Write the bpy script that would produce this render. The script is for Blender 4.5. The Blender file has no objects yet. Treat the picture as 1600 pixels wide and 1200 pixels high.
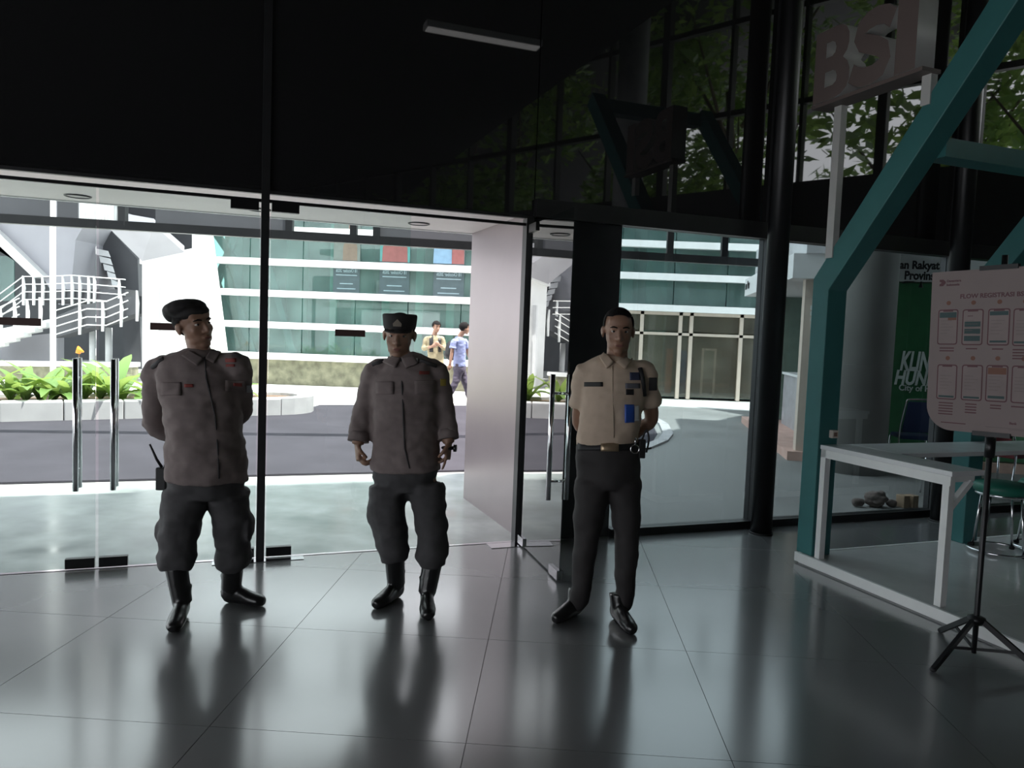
import bpy, math, random
import numpy as np
from mathutils import Vector, Matrix, noise
from mathutils.bvhtree import BVHTree

# ------------------------------------------------------------------ camera, sky, sun, exposure
S = bpy.context.scene
FPX = 1200.0; EYE = 1.55
_p = math.radians(3.81); _r = math.radians(2.15)
FWD = Vector((0, math.cos(_p), -math.sin(_p)))
_up0 = Vector((1, 0, 0)).cross(FWD)
RGT = math.cos(_r) * Vector((1, 0, 0)) + math.sin(_r) * _up0
UPV = RGT.cross(FWD)
CAM = Vector((0, 0, EYE))
cd = bpy.data.cameras.new('camera'); cam = bpy.data.objects.new('camera', cd)
S.collection.objects.link(cam); S.camera = cam
cd.sensor_fit = 'HORIZONTAL'; cd.sensor_width = 36.0; cd.lens = 27.0
cd.clip_start = 0.05; cd.clip_end = 300
cam.matrix_world = Matrix(((RGT.x, UPV.x, -FWD.x, 0), (RGT.y, UPV.y, -FWD.y, 0), (RGT.z, UPV.z, -FWD.z, EYE), (0, 0, 0, 1)))

wd = bpy.data.worlds.new('hazy_sky'); S.world = wd; wd.use_nodes = True
bg = wd.node_tree.nodes['Background']; bg.inputs[0].default_value = (0.93, 0.96, 1.0, 1); bg.inputs[1].default_value = 1.5

sl = bpy.data.lights.new('sun', 'SUN'); sl.energy = 5.5; sl.angle = math.radians(1.0); sl.color = (1.0, 0.96, 0.9)
sun = bpy.data.objects.new('sun', sl); S.collection.objects.link(sun)
sun.rotation_euler = Vector((0.36, -0.12, 0.93)).to_track_quat('Z', 'Y').to_euler()

S.view_settings.view_transform = 'Standard'; S.view_settings.look = 'None'
S.view_settings.gamma = 1.0; S.view_settings.use_curve_mapping = False
S.view_settings.exposure = 1.2
try:
    S.cycles.max_bounces = 10; S.cycles.transparent_max_bounces = 16
    S.cycles.glossy_bounces = 5; S.cycles.diffuse_bounces = 4
    S.cycles.use_denoising = True
    S.cycles.sample_clamp_indirect = 6.0
except Exception:
    pass

# ------------------------------------------------------------------ measuring helpers
def ray(x, y): return FWD + (x - 800) / FPX * RGT - (y - 600) / FPX * UPV
def G(x, y, z=0.0):
    d = ray(x, y); return CAM + d * ((z - EYE) / d.z)
def J(x, y, Y):
    d = ray(x, y); return CAM + d * (Y / d.y)
YAW = math.radians(20.55)
U = Vector((math.cos(YAW), math.sin(YAW), 0)); N = Vector((-math.sin(YAW), math.cos(YAW), 0)); Z = Vector((0, 0, 1))
O = G(808, 846)
def W(u, w, z=0.0): return O + U * u + N * w + Z * z
def mirror(P): return P - N * (2 * (P - O).dot(N))
def wallp(x, y, w=0.0):
    d = ray(x, y); t = ((O - CAM).dot(N) + w) / d.dot(N); return CAM + d * t
RND = random.Random(7)

# ------------------------------------------------------------------ materials
MATS = {}
def mat(name, col, rough=0.6, metal=0.0, spec=0.5, var=0.12, scale=6.0, bump=0.0, emit=None, rvar=0.0, trans=0.0, coat=0.0):
    if name in MATS: return MATS[name]
    m = bpy.data.materials.new(name); m.use_nodes = True
    nt = m.node_tree; b = nt.nodes['Principled BSDF']
    b.inputs['Roughness'].default_value = rough; b.inputs['Metallic'].default_value = metal
    b.inputs['Specular IOR Level'].default_value = spec
    tc = nt.nodes.new('ShaderNodeTexCoord'); nz = nt.nodes.new('ShaderNodeTexNoise')
    nz.inputs['Scale'].default_value = scale; nz.inputs['Detail'].default_value = 5
    nt.links.new(tc.outputs['Object'], nz.inputs['Vector'])
    rp = nt.nodes.new('ShaderNodeValToRGB')
    lo = [max(0, c * (1 - var)) for c in col]; hi = [min(1, c * (1 + var)) for c in col]
    rp.color_ramp.elements[0].position = 0.3; rp.color_ramp.elements[1].position = 0.7
    rp.color_ramp.elements[0].color = (*lo, 1); rp.color_ramp.elements[1].color = (*hi, 1)
    nt.links.new(nz.outputs['Fac'], rp.inputs['Fac']); nt.links.new(rp.outputs['Color'], b.inputs['Base Color'])
    if rvar:
        mr = nt.nodes.new('ShaderNodeMapRange'); mr.inputs['From Min'].default_value = 0.3; mr.inputs['From Max'].default_value = 0.7
        mr.inputs['To Min'].default_value = max(0.02, rough - rvar); mr.inputs['To Max'].default_value = rough + rvar
        nt.links.new(nz.outputs['Fac'], mr.inputs['Value']); nt.links.new(mr.outputs['Result'], b.inputs['Roughness'])
    if bump:
        bp = nt.nodes.new('ShaderNodeBump'); bp.inputs['Strength'].default_value = bump; bp.inputs['Distance'].default_value = 0.02
        nt.links.new(nz.outputs['Fac'], bp.inputs['Height']); nt.links.new(bp.outputs['Normal'], b.inputs['Normal'])
    if emit:
        b.inputs['Emission Color'].default_value = (*col, 1); b.inputs['Emission Strength'].default_value = emit
    if coat:
        b.inputs['Coat Weight'].default_value = coat; b.inputs['Coat Roughness'].default_value = 0.14
    if trans:
        b.inputs['Transmission Weight'].default_value = trans
    MATS[name] = m; return m

def glass(name, tint, ior=1.5, gain=1.0, haze=0.0, hazecol=(0.8, 0.9, 0.9)):
    if name in MATS: return MATS[name]
    m = bpy.data.materials.new(name); m.use_nodes = True; nt = m.node_tree; nt.nodes.clear()
    out = nt.nodes.new('ShaderNodeOutputMaterial'); tr = nt.nodes.new('ShaderNodeBsdfTransparent'); gl = nt.nodes.new('ShaderNodeBsdfGlossy')
    tr.inputs[0].default_value = (*tint, 1); gl.inputs['Roughness'].default_value = 0.0
    gl.inputs[0].default_value = (0.97, 1, 0.99, 1)
    fr = nt.nodes.new('ShaderNodeFresnel'); fr.inputs[0].default_value = ior
    mu = nt.nodes.new('ShaderNodeMath'); mu.operation = 'MULTIPLY'; mu.use_clamp = True; mu.inputs[1].default_value = gain
    ge = nt.nodes.new('ShaderNodeNewGeometry'); bf_ = nt.nodes.new('ShaderNodeMath'); bf_.operation = 'SUBTRACT'; bf_.inputs[0].default_value = 1.0
    nt.links.new(ge.outputs['Backfacing'], bf_.inputs[1]); m0 = nt.nodes.new('ShaderNodeMath'); m0.operation = 'MULTIPLY'
    nt.links.new(fr.outputs[0], m0.inputs[0]); nt.links.new(bf_.outputs[0], m0.inputs[1])   # outer faces reflect once; the exit face lets light out
    nt.links.new(m0.outputs[0], mu.inputs[0])
    mx = nt.nodes.new('ShaderNodeMixShader'); nt.links.new(mu.outputs[0], mx.inputs[0])
    base = tr
    if haze:
        df = nt.nodes.new('ShaderNodeBsdfDiffuse'); df.inputs[0].default_value = (*hazecol, 1)
        m2 = nt.nodes.new('ShaderNodeMixShader')
        tc = nt.nodes.new('ShaderNodeTexCoord'); nz = nt.nodes.new('ShaderNodeTexNoise'); nz.inputs['Scale'].default_value = 1.3
        nt.links.new(tc.outputs['Object'], nz.inputs['Vector'])
        m3 = nt.nodes.new('ShaderNodeMath'); m3.operation = 'MULTIPLY'; m3.inputs[1].default_value = haze * 2
        nt.links.new(nz.outputs['Fac'], m3.inputs[0]); nt.links.new(m3.outputs[0], m2.inputs[0])
        nt.links.new(tr.outputs[0], m2.inputs[1]); nt.links.new(df.outputs[0], m2.inputs[2]); base = m2
    nt.links.new(base.outputs[0], mx.inputs[1]); nt.links.new(gl.outputs[0], mx.inputs[2])
    nt.links.new(mx.outputs[0], out.inputs[0])
    MATS[name] = m; return m

def leafmat(name, col, tcol):
    if name in MATS: return MATS[name]
    m = bpy.data.materials.new(name); m.use_nodes = True; nt = m.node_tree
    b = nt.nodes['Principled BSDF']; b.inputs['Base Color'].default_value = (*col, 1); b.inputs['Roughness'].default_value = 0.4
    tr = nt.nodes.new('ShaderNodeBsdfTranslucent'); tr.inputs[0].default_value = (*tcol, 1)
    mx = nt.nodes.new('ShaderNodeMixShader'); mx.inputs[0].default_value = 0.4
    tc = nt.nodes.new('ShaderNodeTexCoord'); nz = nt.nodes.new('ShaderNodeTexNoise'); nz.inputs['Scale'].default_value = 2.0
    nt.links.new(tc.outputs['Object'], nz.inputs['Vector'])
    rp = nt.nodes.new('ShaderNodeValToRGB'); rp.color_ramp.elements[0].color = (*[c * .6 for c in col], 1); rp.color_ramp.elements[1].color = (*[min(1, c * 1.4) for c in col], 1)
    nt.links.new(nz.outputs['Fac'], rp.inputs[0]); nt.links.new(rp.outputs[0], b.inputs['Base Color'])
    nt.links.new(b.outputs[0], mx.inputs[1]); nt.links.new(tr.outputs[0], mx.inputs[2])
    nt.links.new(mx.outputs[0], nt.nodes['Material Output'].inputs[0])
    MATS[name] = m; return m

M_floor = mat('polished_dark_tile', (0.165, 0.167, 0.172), 0.2, spec=1.0, var=0.06, scale=1.2, rvar=0.02, coat=0.6)
M_joint = mat('tile_joint', (0.07, 0.07, 0.072), 0.7)
M_black = mat('black_metal', (0.018, 0.018, 0.02), 0.38, 0.4)
M_dark = mat('dark_grey_frame', (0.045, 0.045, 0.048), 0.4, 0.5)
M_span = mat('back_painted_dark_glass', (0.02, 0.02, 0.021), 0.02, spec=1.0, var=0.05)
M_pier = mat('dark_pier_cladding', (0.02, 0.022, 0.023), 0.12, spec=0.5)
M_steel = mat('brushed_stainless', (0.31, 0.27, 0.28), 0.34, 0.9, var=0.04, scale=2)
M_chrome = mat('chrome', (0.75, 0.75, 0.77), 0.12, 1.0, var=0.02)
M_soffit = mat('white_soffit', (0.80, 0.73, 0.715), 0.5, var=0.03)
M_white = mat('white_paint', (0.8, 0.8, 0.8), 0.45, var=0.04)
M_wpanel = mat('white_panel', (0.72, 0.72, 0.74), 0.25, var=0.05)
M_teal = mat('teal_paint', (0.04, 0.165, 0.168), 0.45, var=0.06)
M_letter = mat('sign_letter_paint', (0.16, 0.122, 0.114), 0.5, var=0.03)
M_lside = mat('sign_letter_return', (0.56, 0.55, 0.54), 0.4, var=0.03)  # letter sides lightened: window light put into the colour; posts use it too
M_glass = glass('clear_door_glass', (0.92, 0.97, 0.96), 1.52, 1.6, haze=0.012)
M_glassd = glass('clear_glass_leaf', (0.92, 0.965, 0.955), 1.52, 1.9)
M_glassr = glass('fixed_tinted_glass', (0.62, 0.68, 0.69), 1.5, 1.2)
M_fglass = glass('green_facade_glass', (0.5, 0.68, 0.65), 1.5, 1.4, haze=0.15, hazecol=(0.42, 0.58, 0.55))
M_brglass = glass('brown_shop_glass', (0.7, 0.66, 0.6), 1.5, 1.3, haze=0.12, hazecol=(0.42, 0.4, 0.34))
M_asph = mat('asphalt', (0.05, 0.047, 0.057), 0.9, spec=0.1, var=0.12, scale=1.2, bump=0.15)
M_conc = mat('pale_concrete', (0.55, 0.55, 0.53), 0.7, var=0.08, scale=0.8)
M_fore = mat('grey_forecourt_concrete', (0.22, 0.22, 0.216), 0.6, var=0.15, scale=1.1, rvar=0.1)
M_pave = mat('pale_polished_paving', (0.32, 0.36, 0.35), 0.17, spec=0.9, var=0.18, scale=2.6, rvar=0.1)
M_kerb = mat('white_kerb_stone', (0.42, 0.41, 0.42), 0.7, var=0.1, scale=3)
M_soil = mat('soil', (0.16, 0.10, 0.07), 0.9, var=0.3, scale=12)
M_leaf = leafmat('canna_leaf', (0.15, 0.26, 0.08), (0.38, 0.5, 0.13))
M_tleaf = leafmat('tree_leaf', (0.12, 0.24, 0.06), (0.42, 0.62, 0.16))
M_bark = mat('bark', (0.16, 0.12, 0.09), 0.9, var=0.3)
M_ccol = mat('raw_concrete', (0.19, 0.19, 0.18), 0.75, var=0.12, scale=2.5, bump=0.1)
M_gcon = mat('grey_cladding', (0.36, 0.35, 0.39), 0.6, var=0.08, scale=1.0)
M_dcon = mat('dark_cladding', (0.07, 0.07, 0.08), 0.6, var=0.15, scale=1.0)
M_tin = mat('teal_interior', (0.11, 0.17, 0.165), 0.7, var=0.3, scale=0.5)
M_stone = mat('mottled_stone', (0.20, 0.19, 0.13), 0.8, var=0.4, scale=5)
M_cream = mat('cream_mullion', (0.62, 0.52, 0.44), 0.5, var=0.05)
M_ceil = mat('black_ceiling', (0.01, 0.01, 0.011), 0.7)
M_hall = mat('dark_hall_wall', (0.05, 0.05, 0.055), 0.7)

# ------------------------------------------------------------------ mesh builder
ORG = {}
class MB:
    def __init__(s): s.v = []; s.f = []; s.sm = []
    def add(s, vs, fs, smooth=False):
        o = len(s.v); s.v += [Vector(v) for v in vs]
        for f in fs: s.f.append([i + o for i in f]); s.sm.append(smooth)
        return s
    def prism(s, poly, off):
        n = len(poly); a = [Vector(p) for p in poly]; b = [p + Vector(off) for p in a]
        s.add(a + b, [list(range(n - 1, -1, -1)), list(range(n, 2 * n))] + [[i, (i + 1) % n, n + (i + 1) % n, n + i] for i in range(n)])
        return s
    def boxf(s, o, ex, ey, ez):   # corner and three edge vectors
        o = Vector(o); ex = Vector(ex); ey = Vector(ey); ez = Vector(ez)
        return s.prism([o, o + ex, o + ex + ey, o + ey], ez)
    def box(s, x0, x1, y0, y1, z0, z1): return s.boxf((x0, y0, z0), (x1 - x0, 0, 0), (0, y1 - y0, 0), (0, 0, z1 - z0))
    def wbox(s, u0, u1, w0, w1, z0, z1): return s.boxf(W(u0, w0, z0), U * (u1 - u0), N * (w1 - w0), Z * (z1 - z0))
    def bar(s, p0, p1, a, b, ref=(0, 0, 1)):   # rectangular bar a x b centred on the line
        p0 = Vector(p0); p1 = Vector(p1); t = (p1 - p0).normalized(); r = Vector(ref)
        if abs(t.dot(r)) > 0.98: r = Vector((1, 0, 0))
        e = t.cross(r).normalized(); g = e.cross(t).normalized()
        return s.prism([p0 - e * a / 2 - g * b / 2, p0 + e * a / 2 - g * b / 2, p0 + e * a / 2 + g * b / 2, p0 - e * a / 2 + g * b / 2], p1 - p0)
    def sweep(s, pts, rad, n=12, side=(1, 0, 0), res=1, cap=True):
        P = [Vector(p) for p in pts]; R = [(r, r) if not isinstance(r, (tuple, list)) else r for r in rad]
        if res > 1:
            Q = []; RR = []; m = len(P)
            for i in range(m - 1):
                p0, p1, p2, p3 = P[max(0, i - 1)], P[i], P[i + 1], P[min(m - 1, i + 2)]
                for k in range(res):
                    t = k / res
                    Q.append(0.5 * ((2 * p1) + (p2 - p0) * t + (2 * p0 - 5 * p1 + 4 * p2 - p3) * t * t + (3 * p1 - p0 - 3 * p2 + p3) * t ** 3))
                    tt = t * t * (3 - 2 * t)
                    RR.append((R[i][0] * (1 - tt) + R[i + 1][0] * tt, R[i][1] * (1 - tt) + R[i + 1][1] * tt))
            Q.append(P[-1]); RR.append(R[-1]); P, R = Q, RR
        sd = Vector(side); vs = []; m = len(P)
        for i in range(m):
            t = (P[min(m - 1, i + 1)] - P[max(0, i - 1)]).normalized()
            e = sd - t * sd.dot(t)
            if e.length < 1e-3: e = t.orthogonal()
            e.normalize(); g = t.cross(e); sd = e
            for k in range(n):
                a = 2 * math.pi * k / n; vs.append(P[i] + e * (math.cos(a) * R[i][0]) + g * (math.sin(a) * R[i][1]))
        fs = []
        for i in range(m - 1):
            for k in range(n): fs.append([i * n + k, i * n + (k + 1) % n, (i + 1) * n + (k + 1) % n, (i + 1) * n + k])
        s.add(vs, fs, True)
        if cap:
            o = len(s.v) - len(vs); s.f.append([o + k for k in range(n - 1, -1, -1)]); s.f.append([o + (m - 1) * n + k for k in range(n)]); s.sm += [False, False]
        return s
    def tube(s, p0, p1, r, n=12): return s.sweep([p0, p1], [r, r], n)
    def ring(s, c, R, r, n=28, k=8, ax=(1, 0, 0), ay=(0, 1, 0)):
        c = Vector(c); ax = Vector(ax); ay = Vector(ay); az = ax.cross(ay); vs = []; fs = []
        for i in range(n):
            a = 2 * math.pi * i / n; d = ax * math.cos(a) + ay * math.sin(a)
            for j in range(k):
                b = 2 * math.pi * j / k; vs.append(c + d * (R + r * math.cos(b)) + az * (r * math.sin(b)))
        for i in range(n):
            for j in range(k): fs.append([i * k + j, ((i + 1) % n) * k + j, ((i + 1) % n) * k + (j + 1) % k, i * k + (j + 1) % k])
        return s.add(vs, fs, True)
    def ell(s, c, rx, ry, rz, fx=(1, 0, 0), fy=(0, 1, 0), fz=(0, 0, 1), n=16, m=10, keep=None):
        c = Vector(c); fx = Vector(fx); fy = Vector(fy); fz = Vector(fz); vs = []; fs = []; loc = []
        for i in range(m + 1):
            th = math.pi * i / m
            for k in range(n):
                ph = 2 * math.pi * k / n
                l = (rx * math.sin(th) * math.cos(ph), ry * math.sin(th) * math.sin(ph), rz * math.cos(th)); loc.append(l)
                vs.append(c + fx * l[0] + fy * l[1] + fz * l[2])
        for i in range(m):
            for k in range(n):
                f = [i * n + k, (i + 1) * n + k, (i + 1) * n + (k + 1) % n, i * n + (k + 1) % n]
                if keep is None or all(keep(loc[q]) for q in f): fs.append(f)
        return s.add(vs, fs, True)
    def lathe(s, prof, c, n=24):
        c = Vector(c); vs = []; fs = []; m = len(prof)
        for r, z in prof:
            for k in range(n):
                a = 2 * math.pi * k / n; vs.append(c + Vector((r * math.cos(a), r * math.sin(a), z)))
        for i in range(m - 1):
            for k in range(n): fs.append([i * n + k, i * n + (k + 1) % n, (i + 1) * n + (k + 1) % n, (i + 1) * n + k])
        fs.append(list(range(n - 1, -1, -1))); fs.append([(m - 1) * n + k for k in range(n)])
        return s.add(vs, fs, True)

def tagit(o, label=None, cat=None, group=None, kind=None):
    if label: o['label'] = label
    if cat: o['category'] = cat
    if group: o['group'] = group
    if kind: o['kind'] = kind
    return o
def link(o, parent=None):
    S.collection.objects.link(o)
    if parent is not None: o.parent = parent
    return o
def mesh_from(name, mb, origin):
    me = bpy.data.meshes.new(name)
    me.from_pydata([tuple(v - origin) for v in mb.v], [], mb.f)
    for p, sm in zip(me.polygons, mb.sm): p.use_smooth = sm
    me.update(); return me
def ob(name, mb, m, parent=None, label=None, cat=None, group=None, kind=None, bevel=0.0, recalc=True):
    if parent is not None: org = ORG[parent.name]
    else:
        lo = [min(v[i] for v in mb.v) for i in range(3)]; hi = [max(v[i] for v in mb.v) for i in range(3)]
        org = Vector(((lo[0] + hi[0]) / 2, (lo[1] + hi[1]) / 2, lo[2]))
    me = mesh_from(name, mb, org)
    if recalc:
        import bmesh
        b = bmesh.new(); b.from_mesh(me); bmesh.ops.recalc_face_normals(b, faces=b.faces); b.to_mesh(me); b.free()
    me.materials.append(m)
    o = bpy.data.objects.new(name, me); link(o, parent)
    if parent is None: o.location = org
    ORG[o.name] = org
    if bevel:
        bv = o.modifiers.new('bevel', 'BEVEL'); bv.width = bevel; bv.segments = 2; bv.limit_method = 'ANGLE'
    return tagit(o, label, cat, group, kind)
def root(name, loc, label=None, cat=None, group=None, kind=None):
    o = bpy.data.objects.new(name, None); o.location = loc; o.empty_display_size = 0.1; link(o); ORG[o.name] = Vector(loc)
    return tagit(o, label, cat, group, kind)
def copy_tree(o, parent=None, delta=None):
    c = o.copy(); link(c)
    if parent is not None: c.parent = parent
    if delta is not None: c.location = o.location + Vector(delta); ORG[c.name] = ORG[o.name] + Vector(delta)
    else: ORG[c.name] = ORG[parent.name]
    for ch in list(o.children): copy_tree(ch, c)
    return c
def text(name, s, size, origin, ex, ey, m, parent, bold=0.0, ext=0.002, shear=0.0, align='LEFT', width=None, height=None, label=None, mat2=None, splines=None):
    if splines:
        cu = bpy.data.curves.new('lettering_curve', 'CURVE'); cu.dimensions = '2D'; cu.fill_mode = 'BOTH'; cu.extrude = ext
        for pl_ in splines:
            sp_ = cu.splines.new('POLY'); sp_.points.add(len(pl_) - 1); sp_.use_cyclic_u = True
            for q_, (a_, b_) in zip(sp_.points, pl_): q_.co = (a_, b_, 0, 1)
    else:
        cu = bpy.data.curves.new('lettering_curve', 'FONT'); cu.body = s; cu.size = size; cu.offset = bold; cu.extrude = ext; cu.shear = shear; cu.align_x = align; cu.resolution_u = 3
    t = bpy.data.objects.new('lettering_temp', cu); S.collection.objects.link(t)
    dg = bpy.context.evaluated_depsgraph_get(); me = bpy.data.meshes.new_from_object(t.evaluated_get(dg))
    bpy.data.objects.remove(t); bpy.data.curves.remove(cu)
    vs = [v.co.copy() for v in me.vertices]
    ex = Vector(ex).normalized(); ey = Vector(ey).normalized(); ez = ex.cross(ey).normalized()
    x0 = min(v.x for v in vs); x1 = max(v.x for v in vs); y0 = min(v.y for v in vs); y1 = max(v.y for v in vs)
    sx = width / (x1 - x0) if width else 1.0; sy = height / (y1 - y0) if height else 1.0
    org = ORG[parent.name]
    if width or height: off = (x0, y0)
    else: off = (0, 0)
    for v in me.vertices:
        c = v.co; v.co = Vector(origin) + ex * ((c.x - off[0]) * sx) + ey * ((c.y - off[1]) * sy) + ez * c.z - org
    me.name = name; me.materials.clear(); me.materials.append(m)
    if mat2 is not None:
        me.materials.append(mat2)
        me.update()
        for p in me.polygons: p.material_index = 0 if abs(p.normal.dot(ez)) > 0.7 else 1
    else:
        for p in me.polygons: p.material_index = 0
    o = bpy.data.objects.new(name, me); link(o, parent); ORG[o.name] = org
    return tagit(o, label)
def remesh(mb, voxel, smooth=3, wr=0.0, wscale=9.0, floor=None, seed=0.0):
    me = mesh_from('tmp', mb, Vector((0, 0, 0))); t = bpy.data.objects.new('tmp', me); S.collection.objects.link(t)
    r = t.modifiers.new('r', 'REMESH'); r.mode = 'VOXEL'; r.voxel_size = voxel; r.use_smooth_shade = True
    if smooth:
        sm = t.modifiers.new('s', 'SMOOTH'); sm.iterations = smooth; sm.factor = 0.5
    dg = bpy.context.evaluated_depsgraph_get(); out = bpy.data.meshes.new_from_object(t.evaluated_get(dg))
    bpy.data.objects.remove(t); bpy.data.meshes.remove(me)
    if wr:
        nn = np.empty(len(out.vertices) * 3); out.vertices.foreach_get('normal', nn); nn = nn.reshape(-1, 3)
        for v in out.vertices:
            c = v.co * wscale; a = noise.noise(Vector((c.x, c.y, c.z * 1.6 + seed))) + 0.5 * noise.noise(Vector((c.x * 2.2, c.y * 2.2, c.z * 3.4 + seed)))
            v.co += Vector(nn[v.index]) * (wr * a)
    if floor is not None:
        for v in out.vertices:
            if v.co.z < floor: v.co.z = floor
    for p in out.polygons: p.use_smooth = True
    out.update(); return out
def meob(name, me, m, parent=None, label=None, cat=None, group=None, loc=None):
    org = ORG[parent.name] if parent is not None else Vector(loc)
    for v in me.vertices: v.co -= org
    me.materials.clear(); me.materials.append(m); me.name = name
    o = bpy.data.objects.new(name, me); link(o, parent)
    if parent is None: o.location = org
    ORG[o.name] = org
    return tagit(o, label, cat, group)

# ------------------------------------------------------------------ interior floor, tiles
def clip(poly, inside_d):   # keep where inside_d(p) >= 0
    out = []
    for i in range(len(poly)):
        a, b = poly[i], poly[(i + 1) % len(poly)]; da, db = inside_d(a), inside_d(b)
        if da >= 0: out.append(a)
        if (da >= 0) != (db >= 0): out.append(a + (b - a) * (da / (da - db)))
    return out
fl = MB().wbox(-15, 7.5, -15.5, 0.02, -0.12, -0.006)
floor = ob('floor', fl, M_joint, kind='structure', label='dark polished hall floor of large square tiles')
ta = math.radians(-3.0); te = Vector((math.cos(ta), math.sin(ta), 0)); tn = Vector((-math.sin(ta), math.cos(ta), 0)); TS = 0.99
for i in range(-5, 8):
    for k in range(-4, 6):
        c = Vector((-1.06, 3.84, 0)) + te * (TS * i) + tn * (TS * k)
        g = 0.0013; poly = [c + te * g + tn * g, c + te * (TS - g) + tn * g, c + te * (TS - g) + tn * (TS - g), c + te * g + tn * (TS - g)]
        poly = clip(poly, lambda p: -0.012 - (p - O).dot(N))
        if len(poly) >= 3: ob('floor_tile', MB().prism([p - Z * 0.006 for p in poly], Z * 0.006), M_floor, floor)
# rest of the hall floor (behind the camera)
rp = [Vector((-1.06, 3.84, -0.006)) + te * (TS * a) + tn * (TS * b) for a, b in ((-14, -19), (8, -19), (8, -4), (-14, -4))]
ob('floor_rear', MB().prism(rp, Z * 0.006), M_floor, floor)

# ------------------------------------------------------------------ outside ground
ob('side_yard', MB().prism([W(-30, -16, -0.02), W(-15.01, -16, -0.02), W(-15.01, 0.02, -0.02), W(-30, 0.02, -0.02)], Z * -0.1), M_conc, kind='structure', label='pale concrete yard left of the hall')
gp = MB().prism([W(-30, 0.021, -0.02), W(30, 0.021, -0.02), W(30, 40, -0.02), W(-30, 40, -0.02)], Z * -0.1)
ob('ground', gp, M_conc, kind='structure', label='pale concrete ground outside')
pv = MB().prism([W(-9, 0.022, -0.019), W(0.62, 0.022, -0.019), W(0.62, 2.7, -0.019), W(-9, 2.8, -0.019)], Z * 0.019)
ob('pavement', pv, M_pave, kind='structure', label='pale stained paving outside the doors')
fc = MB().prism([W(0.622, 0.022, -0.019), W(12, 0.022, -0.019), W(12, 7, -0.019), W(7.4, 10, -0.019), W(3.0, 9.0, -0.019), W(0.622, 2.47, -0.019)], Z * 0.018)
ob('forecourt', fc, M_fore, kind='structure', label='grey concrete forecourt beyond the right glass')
rd = [(-700, 800), (0, 757), (240, 751), (420, 744), (735, 737), (880, 724), (950, 714), (995, 704), (1020, 691), (1027, 680), (1020, 666), (1000, 654), (960, 645), (900, 640), (735, 635), (500, 634), (452, 648), (0, 658), (-900, 678)]
ob('road', MB().prism([G(x, y, -0.017) for x, y in rd], Z * 0.021), M_asph, kind='structure', label='dark asphalt driveway outside')
ke = MB()
kp = [(960, 709), (1000, 700), (1027, 689), (1036, 679), (1030, 664), (1010, 652)]
for a, b in zip(kp[:-1], kp[1:]):
    p, q = G(*a), G(*b); n = (q - p).cross(Z).normalized() * 0.16
    ke.prism([p + Z * -0.018, q + Z * -0.018, q + n - Z * 0.018, p + n - Z * 0.018], Z * 0.05)
ob('kerb', ke, M_kerb, kind='structure', label='curved kerb where the driveway turns')

# ------------------------------------------------------------------ glass front
ztop = 2.345
front = root('wall_front', W(0, 0), kind='structure', label='tall glazed hall front in dark frames')
ob('header', MB().wbox(0.03, 7.4, -0.06, 0.06, 2.39, 2.52), M_dark, front)
ob('door_head', MB().wbox(-9, 0.03, -0.012, 0.012, 2.325, 2.345), M_black, front)
ob('transom_edge', MB().wbox(-9, 0.03, -0.02, 0.02, 2.378, 2.40), M_dark, front)
ub = [-9, -5.6, -3.72, -1.825, 0.03, 2.17, 4.2, 7.4]
for a, b in zip(ub[:-1], ub[1:]):
    for z0, z1 in ((2.40 if a < 0 else 2.52, 5.0),) if b < 1 else ((2.52, 5.0), (5.03, 8.0)):
        ob('upper_glass', MB().wbox(a + 0.004, b - 0.004, -0.008, 0.02, z0, z1), M_span, front)
ob('post', MB().wbox(-1.85, -1.80, -0.03, 0.03, 0.0, 5.0), M_dark, front)
ob('jamb', MB().wbox(-0.03, 0.028, -0.03, 0.05, 0.0, 2.378), M_dark, front)
for u0, u1 in ((2.07, 2.27), (4.1, 4.3)):
    ob('mullion', MB().wbox(u0, u1, -0.06, 0.06, 0.0, 8.0), M_dark, front)
for u0, u1 in ((0.76, 2.07), (2.27, 4.1), (4.3, 7.4)):
    ob('sill', MB().wbox(u0, u1, -0.05, 0.05, 0.0, 0.06), M_black, front)
    ob('window_pane', MB().wbox(u0, u1, -0.006, 0.006, 0.06, 2.39), M_glassr, front)
ob('pier', MB().wbox(0.03, 0.76, 0.0, 0.14, 0.0, 2.39), M_pier, front)
ob('void_backing', MB().wbox(-9, -0.2, 0.03, 0.3, 2.66, 5.25), M_ceil, front); ob('void_backing', MB().wbox(-0.2, 7.4, 0.03, 0.3, 2.66, 8.2), M_ceil, front)

for k, u in enumerate((2.05, 4.02)):
    c = W(u, -0.2)
    t = root('round_column', c, ('dark round steel column in front of the glass, beside the booth', 'dark round steel column behind the registration poster')[k], 'column', 'round steel columns of the hall')
    ob('shaft', MB().sweep([c, c + Z * 8], [0.085, 0.085], 32), M_black, t)
    ob('base_ring', MB().lathe([(0.086, 0), (0.095, 0), (0.095, 0.012), (0.086, 0.012)], c, 32), M_black, t)

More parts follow.
